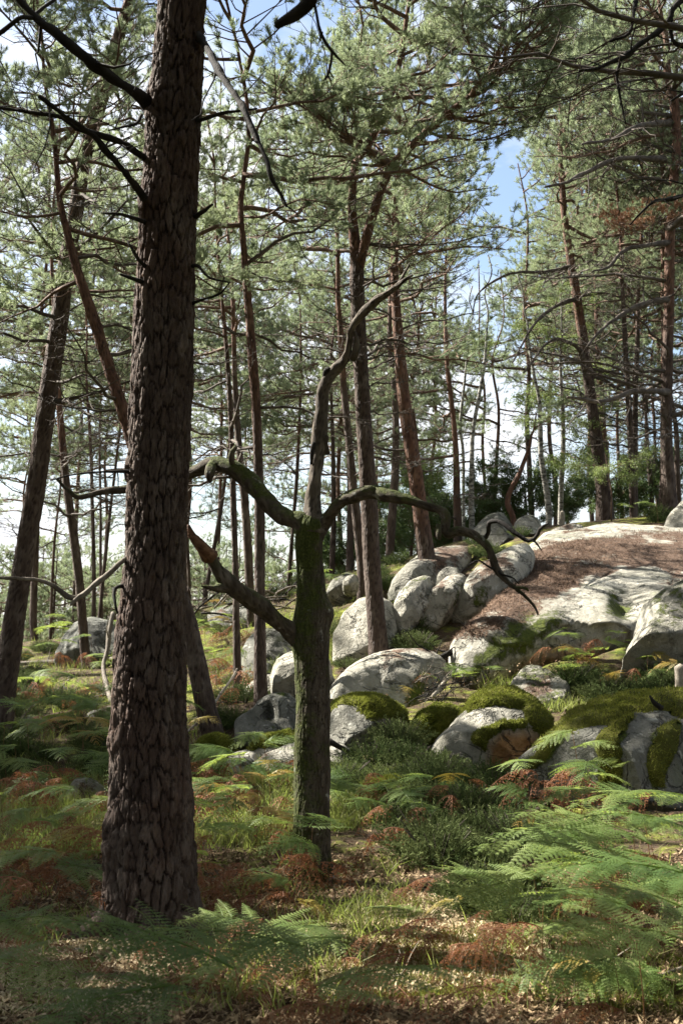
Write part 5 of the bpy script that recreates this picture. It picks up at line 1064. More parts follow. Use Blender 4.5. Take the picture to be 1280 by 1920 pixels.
def make_frond(seed, L=0.62, npin=11, pin0=0.36, droop=0.25, curl=0.0, lobed=True, spacing=0.016, heading_rise=0.35, pdroop=0.28):
    R = np.random.RandomState(seed); g = G(); z3 = np.array([0, 0, 1.0])
    q = np.linspace(0, 1, 14); rach = np.c_[q * L, 0.04 * L * np.sin(q * 3 + R.rand() * 6), L * (heading_rise * q - (heading_rise + droop) * q ** 2)]
    V, Q, T = tube(rach, 0.0035 * (1 - 0.8 * q) + 0.0006, 4, cap=False); g.add(V, Q, T, 0.9)
    for i in range(npin):
        t = 0.03 + 0.93 * (i / npin) ** 0.88; k = min(int(t * 13), 12); f = t * 13 - k; p0 = rach[k] * (1 - f) + rach[k + 1] * f; fw = unit(rach[k + 1] - rach[k])
        for s in (1, -1):
            if R.rand() < 0.04: continue
            pl = pin0 * (1 - t) ** 0.85 * R.uniform(0.85, 1.1) + 0.02; an = math.radians(R.uniform(55, 75) - 18 * t)
            ax = unit(fw * math.cos(an) + np.array([-fw[1], fw[0], 0]) * s * math.sin(an) + z3 * R.uniform(-0.15, 0.15) * (1 + curl))
            m = max(int(pl / spacing), 3); u = (np.arange(m) + 0.6) / m; dr_ = (pdroop + curl * 1.6) * R.uniform(0.6, 1.3)
            crv = lambda uu: p0 + ax * (uu * pl)[:, None] + fw * (0.12 * pl * uu ** 2)[:, None] - z3 * (dr_ * pl * uu ** 2)[:, None] + (R.randn(3) * curl * 0.15)[None] * (uu * pl)[:, None]
            u5 = np.linspace(0, 1, 5); V, Q, T = tube(crv(u5), 0.0018 * (1 - 0.75 * u5), 3, cap=False); g.add(V, Q, T, 0.6)
            c = crv(u); tan = unit(np.gradient(c, axis=0)) if m > 1 else np.repeat(ax[None], m, 0)
            nr = unit(z3 - tan * (tan @ z3)[:, None] + R.randn(3) * 0.1)
            for s2 in (1, -1):
                sd_ = np.cross(nr, tan) * s2; fl = 0.35
                d_ = unit(sd_ + tan * fl + R.randn(m, 3) * (0.06 + curl * 0.5) - z3 * curl * 0.7)
                Lq = 0.25 * pl * (1 - u) ** 0.75 * (0.75 + 0.25 * np.minimum(1, u * 6)) * R.uniform(0.85, 1.15, m) * (1 - 0.35 * curl) + 0.005
                Wq = np.full(m, spacing * (1.55 if lobed and curl < 0.1 else 1.0)) * (0.7 + 0.3 * (1 - u)) * (1 - 0.3 * curl)
                sv = unit(np.cross(nr, d_)); V, Q, T = pinnules_geo(c, d_, sv, nr, Lq, Wq, lobed); g.add(V, Q, T, R.rand() * 0.5 + 0.2 * t)
    return g

def stem_mesh(h, lean, seed):
    R = np.random.RandomState(seed); q = np.linspace(0, 1, 7); pts = np.c_[lean * q ** 2, 0.02 * np.sin(q * 4), -0.06 + (h + 0.06) * q]
    V, Q, T = tube(pts, 0.0055 * (1 - 0.4 * q), 5); g = G(); g.add(V, Q, T); return g.mesh('stem', M['stem'])
FR = {}
def fr(kind, mats, seeds, **k):
    FR[kind] = []
    for s in seeds:
        g = make_frond(s, **k); h = k.get('L', 0.6)
        FR[kind].append(g.mesh('frond', mats, False))
fr('near', M['fern'], range(6), L=0.70, npin=9, pin0=0.36, spacing=0.021, droop=0.10, heading_rise=0.22, pdroop=0.16)
fr('mid', M['fern'], range(10, 16), L=0.6, npin=10, pin0=0.32, droop=0.16, heading_rise=0.28, pdroop=0.2, lobed=False, spacing=0.019)
fr('yellow', M['fern_yellow'], range(20, 22), L=0.5, npin=10, pin0=0.25, droop=0.3, lobed=False, spacing=0.016)
fr('brown', M['fern_brown'], range(30, 34), L=0.55, npin=10, pin0=0.28, droop=0.7, curl=0.7, lobed=True, spacing=0.016)
fr('brownmid', M['fern_brown'], range(40, 44), L=0.5, npin=9, pin0=0.26, droop=0.8, curl=0.8, lobed=False, spacing=0.02)
STEMS = [stem_mesh(1.0, 0.10, i) for i in range(2)]
LAND = [(283, 1750, 'big plated pine trunk'), (583, 1650, 'foot of the mossy oak'), (900, 1460, 'mossy topped boulder'), (1120, 1510, 'long dark mossy boulder'), (1000, 1300, 'needle strewn slab'), (720, 1330, 'low smooth grey boulder'),
        (500, 1400, 'grey lichened boulder'), (170, 1515, 'low sunlit rock'), (5, 1370, 'leftmost leaning pine'), (402, 1400, 'slanting orange pine'), (160, 1250, 'dark pyramid shaped boulder'), (60, 1360, 'small rock on the left slope'), (735, 1510, 'moss covered stone'), (820, 1800, 'sunny clearing'), (1200, 1880, 'lower right corner of the view'), (60, 1880, 'lower left corner of the view'), (470, 1270, 'dark boulder near thin pines'), (1220, 1260, 'pale streaked boulder')]
CNAME = {'near': 'green', 'mid': 'green', 'yellow': 'yellowing', 'brown': 'dry brown', 'brownmid': 'dry brown'}
def fern(pos, az, h, s, kind, R, nf=1, label=None, tilt=0.0):
    x, y = float(pos[0]), float(pos[1]); g = float(H(x, y))
    root = bpy.data.objects.new('bracken_fern', None); COL.objects.link(root); root.location = (x, y, g)
    if not label:
        a, b = pix(np.array([x, y, g])); k = min(LAND, key=lambda q: (q[0] - a) ** 2 + ((q[1] - b) * 1.4) ** 2)
        sidew = 'left of' if a < k[0] - 45 else 'right of' if a > k[0] + 45 else 'in front of' if b > k[1] else 'just behind'
        if 'corner' in k[2] or 'clearing' in k[2]: sidew = 'in'
        label = '%s bracken fern %s the %s' % (CNAME[kind], sidew, k[2]); tag(root, label, 'fern', '%s bracken %s the %s' % (CNAME[kind], sidew, k[2]))
    else: tag(root, label, 'fern')
    st = obj('stem', STEMS[R.randint(2)], root); st.matrix_local = Euler((0, 0, az)).to_matrix().to_4x4() @ Matrix.Diagonal((h, h, h, 1))
    for i in range(nf):
        a2 = az + (i * 2.3 if i else 0) + R.uniform(-0.2, 0.2); hh = h * (1 - 0.22 * i)
        st_ = Vector((0.10 * h * (hh / h) ** 2 * math.cos(az), 0.10 * h * (hh / h) ** 2 * math.sin(az), hh))
        f = obj('frond', FR[kind][R.randint(len(FR[kind]))], root)
        f.matrix_local = Matrix.Translation(st_) @ Euler((0.14 * math.cos(a2) + R.uniform(-.2, .2), tilt + R.uniform(-0.3, 0.3), a2)).to_matrix().to_4x4() @ Matrix.Diagonal((s, s, s, 1))
    return root

def head(px, py, d, h):
    """ground point under a fern whose top shows at the pixel"""
    return P(px, py, d)
RFn = np.random.RandomState(55)
HERO = [
 (1200, 1500, 7.4, 175, 0.75, 'near', 'bright frond level with the moss edge of the long dark boulder'), (1130, 1560, 6.4, 182, 0.8, 'near', 'sunlit frond just above the widest one at the right'),  # px,py of where the frond leaves its stem, distance, heading deg, size, kind, label
 (570, 1770, 4.5, 190, 1.0, 'near', 'large blurred green frond in the foreground reaching left below the big trunk'),
 (440, 1815, 4.0, 172, 0.95, 'near', 'large dark green frond lowest in front of the big trunk'),
 (640, 1760, 4.9, 185, 0.95, 'near', 'green foreground frond between the big trunk and the clearing'),
 (330, 1850, 3.9, 200, 0.9, 'near', 'blurred frond near the lower left below the big trunk'),
 (600, 1850, 4.1, 20, 0.8, 'near', 'shaded frond at the bottom middle'),
 (480, 1728, 5.6, 178, 0.55, 'near', 'green frond tip touching the right side of the big trunk foot'),
 (-40, 1735, 5.0, 10, 0.75, 'near', 'bright green frond entering at the left edge'),
 (-40, 1800, 4.6, 0, 0.7, 'near', 'lower shaded frond entering at the left edge'),
 (540, 1657, 7.3, 195, 0.45, 'near', 'small bright frond at the foot of the oak'),
 (1170, 1610, 5.6, 180, 0.95, 'near', 'sunlit frond stretching left toward the dark heather'),
 (1000, 1645, 6.0, 180, 0.75, 'near', 'bright frond with its tip nearest the oak, right of centre'),
 (1220, 1580, 6.2, 170, 1.0, 'near', 'sunlit layered frond in front of the long dark boulder'),
 (1290, 1490, 6.8, 185, 1.0, 'near', 'uppermost sunlit frond at the right edge'),
 (1310, 1560, 6.0, 200, 0.9, 'near', 'bright frond at the right edge below the uppermost one'),
 (1130, 1570, 6.8, 150, 0.8, 'near', 'shaded frond against the long dark boulder'),
 (1290, 1640, 5.2, 170, 0.95, 'near', 'green frond at the right edge halfway down the fern thicket'),
 (1180, 1700, 4.9, 190, 0.75, 'near', 'shaded broad frond on a red stem lower right'),
 (1280, 1760, 4.3, 175, 0.75, 'near', 'large shaded frond at the lower right edge'),
 (1150, 1790, 4.4, 215, 0.55, 'near', 'drooping shaded frond lower right beside the clearing'),
 (1020, 1690, 5.4, 300, 0.45, 'near', 'small drooping frond above the clearing'),
 (950, 1660, 6.2, 175, 0.6, 'near', 'short bright frond pointing left above the clearing'),
 (1280, 1700, 4.8, 195, 0.8, 'near', 'middle shaded frond at the lower right edge'),
 (860, 1690, 6.2, 150, 0.4, 'yellow', 'small golden fern at the top of the sunny clearing'),
 (560, 1690, 6.6, 10, 0.45, 'yellow', 'orange fern just below the foot of the oak'),
 (820, 1725, 5.2, 190, 0.8, 'brown', 'withered brown fern hanging over the clearing'),
 (760, 1790, 4.8, 175, 0.8, 'brown', 'drooping withered fern at the left of the clearing'),
 (690, 1840, 4.6, 160, 0.8, 'brown', 'withered fern bottom centre left of the clearing'),
 (900, 1740, 5.2, 330, 0.7, 'brown', 'withered fern at the right of the clearing'),
 (1010, 1740, 5.4, 200, 0.7, 'brown', 'withered fern under the shaded broad frond'),
 (1230, 1690, 5.6, 180, 0.8, 'brown', 'hanging brown fern under the right edge fronds'),
 (640, 1900, 4.2, 180, 0.7, 'brown', 'withered fern at the bottom edge'),
 (1170, 1900, 4.3, 180, 0.6, 'brown', 'sunlit withered fern in the lower right corner'),
 (930, 1860, 4.7, 210, 0.7, 'brown', 'shaded withered fern below the clearing'),
 (130, 1640, 7.2, 200, 0.85, 'brown', 'rusty brown fern left of the big trunk'),
 (180, 1690, 6.6, 30, 0.8, 'brown', 'rusty fern touching the left side of the big trunk'),
 (60, 1660, 6.8, 160, 0.85, 'brown', 'brown fern at the left edge behind the green ones')]
for i, (px, py, d, az, s, kind, lb) in enumerate(HERO):
    p = P(px, py, d); g = float(H(p[0], p[1])); h = max(float(p[2]) - g, 0.16)
    a = math.radians(az); fern((p[0] - 0.10 * h * math.cos(a), p[1] - 0.10 * h * math.sin(a)), a, h, s, kind, RFn, 1 if h < 0.5 or kind != 'near' else 2, lb)

ZONES = [ # polygon, number, mix (green, yellow, brown), height, size
 ([(0, 1480), (560, 1470), (560, 1600), (0, 1610)], 50, (0.50, 0.08, 0.42), (0.25, 0.5), (0.5, 0.85)),
 ([(0, 1600), (200, 1590), (200, 1760), (0, 1780)], 16, (0.30, 0.05, 0.65), (0.2, 0.45), (0.5, 0.8)),
 ([(360, 1600), (560, 1590), (640, 1700), (360, 1720)], 18, (0.25, 0.08, 0.67), (0.2, 0.4), (0.4, 0.75)),
 ([(0, 1390), (380, 1380), (380, 1480), (0, 1490)], 26, (0.85, 0.05, 0.10), (0.35, 0.6), (0.6, 0.95)),
 ([(0, 1250), (210, 1250), (210, 1390), (0, 1390)], 30, (0.38, 0.12, 0.50), (0.3, 0.5), (0.5, 0.8)),
 ([(350, 1170), (480, 1170), (480, 1330), (350, 1380)], 26, (0.45, 0.1, 0.45), (0.3, 0.5), (0.6, 0.9)),
 ([(360, 1470), (640, 1460), (640, 1560), (360, 1560)], 16, (0.70, 0.12, 0.18), (0.25, 0.4), (0.45, 0.7)),
 ([(620, 1500), (940, 1520), (900, 1620), (620, 1620)], 16, (0.4, 0.05, 0.55), (0.15, 0.4), (0.4, 0.7)),
 ([(780, 1280), (940, 1270), (940, 1320), (740, 1335)], 7, (0.7, 0.1, 0.2), (0.2, 0.4), (0.4, 0.6)),
 ([(1020, 1240), (1280, 1250), (1280, 1320), (1040, 1330)], 22, (0.6, 0.1, 0.3), (0.2, 0.4), (0.45, 0.75)),
 ([(960, 1500), (1280, 1480), (1280, 1570), (940, 1580)], 20, (0.7, 0.0, 0.3), (0.3, 0.6), (0.5, 0.85)),
 ([(1010, 1640), (1280, 1600), (1280, 1800), (1040, 1800)], 15, (0.55, 0.05, 0.40), (0.25, 0.5), (0.5, 0.8)),
 ([(80, 1210), (230, 1190), (230, 1240), (60, 1250)], 10, (0.95, 0.05, 0), (0.4, 0.6), (0.7, 1.0)),
 ([(0, 1205), (260, 1195), (260, 1260), (0, 1265)], 16, (0.8, 0.1, 0.1), (0.3, 0.55), (0.6, 0.9)), ([(480, 1110), (640, 1100), (640, 1180), (480, 1180)], 8, (0.7, 0.1, 0.2), (0.3, 0.5), (0.6, 0.9)),
 ([(1120, 960), (1280, 955), (1280, 1000), (1120, 985)], 6, (1, 0, 0), (0.3, 0.4), (0.6, 0.8))]
ZONES += [([(0, 1620), (640, 1640), (640, 1900), (0, 1900)], 26, (0.1, 0.1, 0.8), (0.08, 0.25), (0.4, 0.7)), ([(640, 1650), (1280, 1650), (1280, 1900), (640, 1900)], 28, (0.1, 0.05, 0.85), (0.06, 0.22), (0.35, 0.65))]
def in_zone(poly, n, R):
    poly = np.array(poly, float); a = poly.min(0); b = poly.max(0); o_ = []
    while len(o_) < n:
        q = a + (b - a) * R.rand(2)
        if sdpoly(q[:1], q[1:], poly)[0] > 0: o_.append(q)
    return np.array(o_)
def clear_of_rocks(px, py, m=0):
    for pl, d_ in ROCKV:
        if sdpoly(np.array([px]), np.array([py]), pl)[0] > m: return False
    return True
for poly, n, mixk, hr, sr in ZONES:
    for q in in_zone(poly, n, RFn):
        if not clear_of_rocks(*q, 4): continue
        p = hit(*q)[0]; u = RFn.rand(); near = p[1] < 7.5
        kind = ('near' if near else 'mid') if u < mixk[0] else 'yellow' if u < mixk[0] + mixk[1] else ('brown' if near else 'brownmid')
        az = math.radians(180 + RFn.randn() * 55) if RFn.rand() < 0.75 else RFn.rand() * 6.28
        sc_ = 0.75 if 'brown' in kind else 1
        fern(p, az, RFn.uniform(*hr) * sc_, RFn.uniform(*sr), kind, RFn, 1 + (RFn.rand() < 0.45))

# ------------------------------------------------------------------ heather, grass, litter
def heather_mesh(seed, r=0.33, h=0.25, n=170):
    R = np.random.RandomState(seed); a = R.rand(n) * 6.28; q = np.sqrt(R.rand(n)); tip = np.c_[np.cos(a) * q * r, np.sin(a) * q * r, h * (1 - 0.55 * q ** 2) * R.uniform(0.7, 1.15, n)]
    b = tip * np.array([0.45, 0.45, 0]); k = 22; t = np.linspace(0.15, 1, k)[None, :, None]; ax = tip - b
    c = b[:, None] + ax[:, None] * t + np.array([0, 0, 0.03]) * np.sin(t * 3); c = c.reshape(-1, 3)
    dr = unit(np.repeat(ax, k, 0) + R.randn(n * k, 3) * 0.09); nd = unit(dr + R.randn(n * k, 3) * 0.6); sd_ = unit(np.cross(nd, R.randn(n * k, 3)))
    V = np.stack([c - sd_ * 0.0035, c + sd_ * 0.0035, c + nd * 0.032], 1).reshape(-1, 3)
    return mkmesh('sprigs', V, np.zeros((0, 4), int), np.arange(len(V)).reshape(-1, 3), M['heather'], False, {'a': np.repeat(np.tile(np.linspace(0, 1, k), n) * R.uniform(0.2, 1.2, n * k), 3)})
HM = [heather_mesh(i) for i in range(4)]
def hstem(seed):
    R = np.random.RandomState(seed); g = G()
    for i in range(14):
        a = R.rand() * 6.28; V, Q, T = tube(np.array([[0, 0, -0.03], [0.08 * math.cos(a), 0.08 * math.sin(a), 0.1], [0.2 * math.cos(a), 0.2 * math.sin(a), 0.24]]), [0.005, 0.004, 0.002], 3, cap=False); g.add(V, Q, T)
    return g.mesh('stem', M['dead_twig'])
HS = [hstem(0), hstem(1)]
HZ = [([(0, 1270), (215, 1265), (215, 1385), (0, 1385)], 14, 'heather bush on the sunny left slope'), ([(0, 1195), (110, 1195), (110, 1260), (0, 1260)], 8, 'heather bush on the far left slope before the hollow'), ([(250, 1190), (440, 1150), (440, 1200), (250, 1230)], 9, 'heather bush below the brushwood heap'), ([(470, 1090), (620, 1070), (620, 1120), (480, 1130)], 9, 'heather bush on the crest behind the oak'), ([(620, 1430), (930, 1430), (930, 1500), (620, 1500)], 26, 'low green heather bush before the mossy topped boulder'), ([(760, 1530), (990, 1530), (990, 1640), (760, 1645)], 18, 'dark shaded heather bush right of the oak'), ([(700, 1180), (850, 1165), (850, 1215), (730, 1230)], 16, 'green heather bush between the forked pine and the slab'),
      ([(1060, 945), (1260, 950), (1260, 990), (1090, 1000)], 20, 'heather bush on the crest above the slab'), ([(1080, 1270), (1280, 1280), (1280, 1330), (1030, 1330)], 14, 'heather bush above the long dark boulder'), ([(0, 1370), (390, 1370), (390, 1480), (0, 1480)], 26, 'low heather bush in the shaded hollow at the left'),
      ([(400, 1290), (480, 1290), (450, 1400), (390, 1400)], 8, 'heather bush beside the slanting pine foot'), ([(600, 1190), (650, 1190), (660, 1260), (600, 1260)], 8, 'pale heather bush right of the tall white boulder'), ([(740, 1130), (720, 1060), (620, 1090), (600, 1160)], 8, 'heather bush on the slope left of the ridged boulder'), ([(820, 1010), (980, 1000), (980, 1060), (850, 1070)], 10, 'low heather bush under the skyline boulder'), ([(700, 1060), (760, 1040), (740, 1090), (700, 1100)], 4, 'heather bush behind the ridged boulder'), ([(900, 1690), (1000, 1690), (1000, 1760), (900, 1760)], 4, 'heather bush beside the sunny clearing'), ([(0, 1260), (60, 1260), (60, 1360), (0, 1360)], 5, 'heather bush behind the leftmost leaning pine'), ([(620, 1400), (780, 1400), (780, 1440), (640, 1440)], 7, 'heather bush below the flat mossy stone')]
RH = np.random.RandomState(66)
for poly, n, lb in HZ:
    for q in in_zone(poly, n, RH):
        if not clear_of_rocks(*q, 0): continue
        p = hit(*q)[0]; root = bpy.data.objects.new('heather', None); COL.objects.link(root); root.location = p; s = RH.uniform(0.7, 1.25); root.scale = (s, s, s * RH.uniform(0.8, 1.1)); root.rotation_euler = (0, 0, RH.rand() * 6.28)
        tag(root, lb, 'heather bush', lb.replace('bush', 'bushes')); obj('sprigs', HM[RH.randint(4)], root); obj('stem', HS[RH.randint(2)], root)

def scatter_px(poly, n, R):
    return hit(*in_zone(poly, n, R).T)
RG = np.random.RandomState(88)
def grass_tufts(spots, per, hgt, name, label, mat=None, w=0.004):
    pp = np.repeat(spots, per, 0) + np.c_[RG.randn(len(spots) * per, 2) * 0.05, np.zeros(len(spots) * per)]
    n = len(pp); pp[:, 2] = H(pp[:, 0], pp[:, 1]) - 0.01; L = RG.uniform(0.5, 1.2, (n, 1)) * hgt; d = unit(np.c_[RG.randn(n, 2) * 0.35, np.ones(n)]); bend = np.c_[RG.randn(n, 2) * 0.4, np.zeros(n)] * L
    sd_ = unit(np.cross(d, RG.randn(n, 3))) * w
    m_ = pp + d * L * 0.55 + bend * 0.2; t_ = pp + d * L + bend
    V = np.stack([pp - sd_, pp + sd_, m_ + sd_ * 0.7, m_ - sd_ * 0.7, t_], 1).reshape(-1, 3); b = np.arange(n)[:, None] * 5
    o = obj(name, mkmesh(name, V, b + np.array([0, 1, 2, 3]), b + np.array([3, 2, 4]), mat or M['grass'], False, {'a': np.repeat(RG.rand(n), 5)})); tag(o, label, None, None, 'stuff')
sp = np.vstack([scatter_px(pl, n, RG) for pl, n in [([(380, 1450), (560, 1450), (560, 1600), (380, 1600)], 420), ([(620, 1440), (820, 1440), (900, 1520), (620, 1560)], 800), ([(0, 1470), (210, 1470), (210, 1620), (0, 1620)], 400), ([(600, 1690), (760, 1690), (740, 1760), (600, 1760)], 40), ([(0, 1280), (400, 1290), (400, 1480), (0, 1480)], 450), ([(900, 1280), (1280, 1270), (1280, 1340), (900, 1340)], 400), ([(0, 1620), (1280, 1620), (1280, 1920), (0, 1920)], 170), ([(500, 1080), (760, 1060), (700, 1250), (480, 1250)], 400), ([(0, 1190), (560, 1130), (560, 1290), (0, 1290)], 550)]])
grass_tufts(sp, 9, 0.16, 'grass', 'fine green and straw grass between the ferns', w=0.0035)
# loose litter: bark chips, dead leaf scraps, needles
sp = np.vstack([scatter_px([(-40, 1600), (1320, 1600), (1320, 1990), (-40, 1990)], 70000, RG), scatter_px([(0, 1240), (1280, 1240), (1280, 1600), (0, 1600)], 9000, RG)])
n = len(sp); az = RG.rand(n) * 6.28; L = RG.uniform(0.012, 0.06, n) * np.where(RG.rand(n) < 0.06, 2.4, 1); wd = np.where(RG.rand(n) < 0.45, 0.0025, RG.uniform(0.006, 0.026, n))
t = np.c_[np.cos(az), np.sin(az), RG.randn(n) * 0.5]; s_ = np.c_[-np.sin(az), np.cos(az), RG.randn(n) * 0.7]; sp = sp + np.array([0, 0, 0.008])
V = np.stack([sp - t * L[:, None] * .5, sp + s_ * wd[:, None] * .5, sp + t * L[:, None] * .5, sp - s_ * wd[:, None] * .5], 1).reshape(-1, 3)
tag(obj('leaf_litter', mkmesh('leaf_litter', V, np.arange(len(V)).reshape(-1, 4), np.zeros((0, 3), int), M['litter'], False, {'a': np.repeat(RG.rand(n) * 2 - 0.4, 4)})), 'dry leaf scraps and needles lying on the ground', None, None, 'stuff')
sp2 = scatter_px([(620, 1700), (1000, 1660), (1040, 1860), (600, 1880)], 15000, RG); sp2 = np.vstack([sp2, scatter_px([(0, 1770), (330, 1740), (300, 1920), (0, 1920)], 4000, RG)]); n = len(sp2)
sp2 = sp2 + np.array([0, 0, 0.014]); az = RG.rand(n) * 6.28; t = np.c_[np.cos(az), np.sin(az), RG.randn(n) * 0.5]; s_ = np.c_[-np.sin(az), np.cos(az), RG.randn(n) * 0.7]; L = RG.uniform(0.015, 0.07, (n, 1)); wd = RG.uniform(0.003, 0.016, (n, 1))
V = np.stack([sp2 - t * L * .5, sp2 + s_ * wd * .5, sp2 + t * L * .5, sp2 - s_ * wd * .5], 1).reshape(-1, 3)
tag(obj('straw_litter', mkmesh('straw_litter', V, np.arange(len(V)).reshape(-1, 4), np.zeros((0, 3), int), M['straw'], False, {'a': np.repeat(RG.rand(n), 4)})), 'pale straw and leaf scraps on the open clearing', None, None, 'stuff')  # real straw, with extra pale scraps painting in the clearing's sunlight
# moss cushions on the open ground
sp = np.vstack([scatter_px([(640, 1700), (1000, 1680), (1000, 1880), (600, 1880)], 42000, RG), scatter_px([(0, 1700), (640, 1700), (640, 1920), (0, 1920)], 9000, RG), scatter_px([(1000, 1750), (1280, 1750), (1280, 1920), (1000, 1920)], 5000, RG)])
sp = sp[fbm(sp * np.array([2.2, 2.2, 0]), 91, 3) > -0.10]; n = len(sp); nn = unit(np.c_[RG.randn(n, 2) * 0.5, np.ones(n)]); sd_ = unit(np.cross(nn, RG.randn(n, 3))) * 0.004
V = np.stack([sp - sd_, sp + sd_, sp + nn * RG.uniform(0.012, 0.04, (n, 1))], 1).reshape(-1, 3)
tag(obj('ground_moss', mkmesh('ground_moss', V, np.zeros((0, 4), int), np.arange(len(V)).reshape(-1, 3), M['moss_fuzz'], False, {'a': np.repeat(RG.rand(n) * 1.6, 3)})), 'yellow green moss carpet over the open ground', None, None, 'stuff')

# ------------------------------------------------------------------ fallen wood
def stick(rows, mat, label, name='fallen_branch', cat='fallen branch', nt=4, seed=1, Lr=(0.1, 0.4), group=None, sides=8):
    """rows px, py, width px, distance; lies on the ground unless the row says how high"""
    K = []
    for r_ in rows:
        p = P(r_[0], r_[1], r_[3]); K.append([*p, r_[2] * r_[3] / FPX / 2])
    K = np.array(K); R = np.random.RandomState(seed); root = bpy.data.objects.new(name, None); COL.objects.link(root); b = K[0, :3].copy(); root.location = b; tag(root, label, cat, group)
    ln = np.linalg.norm(np.diff(K[:, :3], axis=0), axis=1).sum(); S = crom(K, max(int(ln / 0.06), 8)); S[:, :3] += np.cumsum(R.randn(len(S), 3) * 0.0025, 0)
    V, Q, T = tube(S[:, :3], np.maximum(S[:, 3], 0.003), sides, lambda th, a_, R_: R_ * 0.18 * fbm(np.stack([th, a_ * 6, a_ * 0], -1), seed, 3))
    obj('stem', mkmesh('stem', V - b, Q, T, mat, True, {'a': np.ones(len(V))}), root)
    twigs_on(root, b, S, nt, Lr, R, 'twig', mat, 0.1, 0.2); return root
def gpt(px, py, lift=0.03):
    p = hit(px, py)[0]; return float(p[1]) - 0.02
def gstick(pts, w, mat, label, **k):
    rows = []
    for px, py in pts:
        rows.append((px, py - 1, w, gpt(px, py)))
    return stick(rows, mat, label, **k)
gstick([(28, 1246), (90, 1242), (150, 1240), (215, 1237), (260, 1236)], 10, M['deadwood'], 'long fallen log lying across the far left slope', nt=5, name='fallen_log', cat='log', sides=12)
stick([(212, 1150, 8, 19.2), (207, 1180, 9, 19), (203, 1220, 9, 18.8), (194, 1250, 8, 18.6), (200, 1290, 9, 18), (212, 1330, 9, 17.4)], M['deadwood'], 'dead grey birch stem leaning beside the big trunk', nt=7, seed=5, Lr=(0.3, 0.9), name='birch_snag', cat='dead birch')
stick([(346, 1378, 4, 13.5), (375, 1352, 5, 14), (404, 1318, 5, 14.4), (436, 1270, 4, 15), (444, 1255, 3, 15.2)], M['pale_wood'], 'thin pale fallen branch leaning behind the slanting pine', nt=4, seed=6)
stick([(745, 1262, 6, 15.6), (790, 1248, 8, 15.9), (830, 1232, 11, 16.0), (862, 1212, 10, 16.2), (898, 1182, 8, 16.6), (925, 1166, 5, 17)], M['dead_limb'], 'dark fallen limb wedged between the two smooth boulders', nt=12, seed=7, Lr=(0.15, 0.5))
stick([(812, 1305, 9, 13.9), (828, 1286, 8, 14.2), (842, 1272, 7, 14.5)], M['pale_wood'], 'short pale broken branch under the slab end', nt=2, seed=8)
stick([(880, 1324, 3, 13.3), (920, 1332, 4, 13.0), (960, 1333, 4, 12.8), (1000, 1338, 3, 12.6)], M['pale_wood'], 'thin pale twig above the long dark boulder', nt=2, seed=9)
stick([(616, 1388, 12, 12.4), (640, 1402, 9, 12.4), (668, 1418, 5, 12.5)], M['dead_limb'], 'dark curved branch end right of the oak trunk', nt=0, seed=10)
stick([(1240, 1328, 10, 10.9), (1228, 1318, 9, 10.9), (1219, 1306, 4, 10.9)], M['dead_limb'], 'short dark stub on top of the long dark boulder', nt=0, seed=11)
gs = [([(640, 1800), (690, 1815), (740, 1835)], 6, M['pale_wood'], 'pale twig lying across the left of the sunny clearing'), ([(860, 1870), (900, 1862), (945, 1855)], 8, M['pale_wood'], 'pale stick at the lower right of the clearing'), ([(1010, 1800), (1060, 1805), (1090, 1812)], 7, M['pale_wood'], 'pale stick under the shaded ferns'), ([(640, 1690), (700, 1680), (780, 1668)], 5, M['deadwood'], 'long thin twig on the dark ground right of the oak'), ([(720, 1715), (770, 1702), (820, 1690)], 6, M['dead_limb'], 'dark twig above the sunny clearing'), ([(1060, 1880), (1130, 1868), (1220, 1840), (1280, 1820)], 9, M['deadwood'], 'bleached branch crossing the lower right corner'), ([(140, 1800), (190, 1780), (240, 1765)], 6, M['pale_wood'], 'pale stick left of the big trunk foot'),
      ([(90, 1330), (140, 1318), (200, 1305)], 4, M['deadwood'], 'thin branch on the sunny left slope'), ([(100, 1350), (160, 1325), (210, 1290)], 3, M['dead_limb'], 'dark thin branch on the sunny left slope'), ([(300, 1880), (360, 1868), (430, 1872)], 7, M['deadwood'], 'stick lying at the bottom left under the fronds'), ([(940, 1570), (970, 1550), (990, 1530)], 4, M['pale_wood'], 'twig leaning by the foot of the long dark boulder')]
for i, (pts, w, mt, lb) in enumerate(gs): gstick(pts, w, mt, lb, seed=20 + i, nt=3, Lr=(0.05, 0.25))
RP = np.random.RandomState(12)
for i in range(26):
    px = RP.uniform(350, 530); py = RP.uniform(1105, 1165); an = RP.uniform(-0.5, 0.9); L = RP.uniform(30, 90); dd = 24 + RP.uniform(-1, 2)
    stick([(px, py, 4, dd), (px + L * .5 * math.cos(an), py - L * .5 * math.sin(an) - 3, 4, dd), (px + L * math.cos(an), py - L * math.sin(an), 2, dd)], M['deadwood' if i % 3 else 'dead_limb'], 'bleached branch of the brushwood heap on the crest', seed=40 + i, nt=4, Lr=(0.2, 0.8), group='brushwood heap on the crest', sides=5)
for i in range(20):
    px = RP.uniform(90, 215); py = RP.uniform(1280, 1345); an = RP.uniform(-0.8, 0.9); L = RP.uniform(25, 70); q = [(px, py), (px + L * .5 * math.cos(an), py - L * .4 * math.sin(an)), (px + L * math.cos(an), py - L * .8 * math.sin(an))]
    gstick(q, 2.5, M['dead_limb' if i % 2 else 'deadwood'], 'dry branch of the brushwood strewn on the left slope', seed=80 + i, nt=4, Lr=(0.15, 0.5), group='brushwood on the left slope', sides=5)
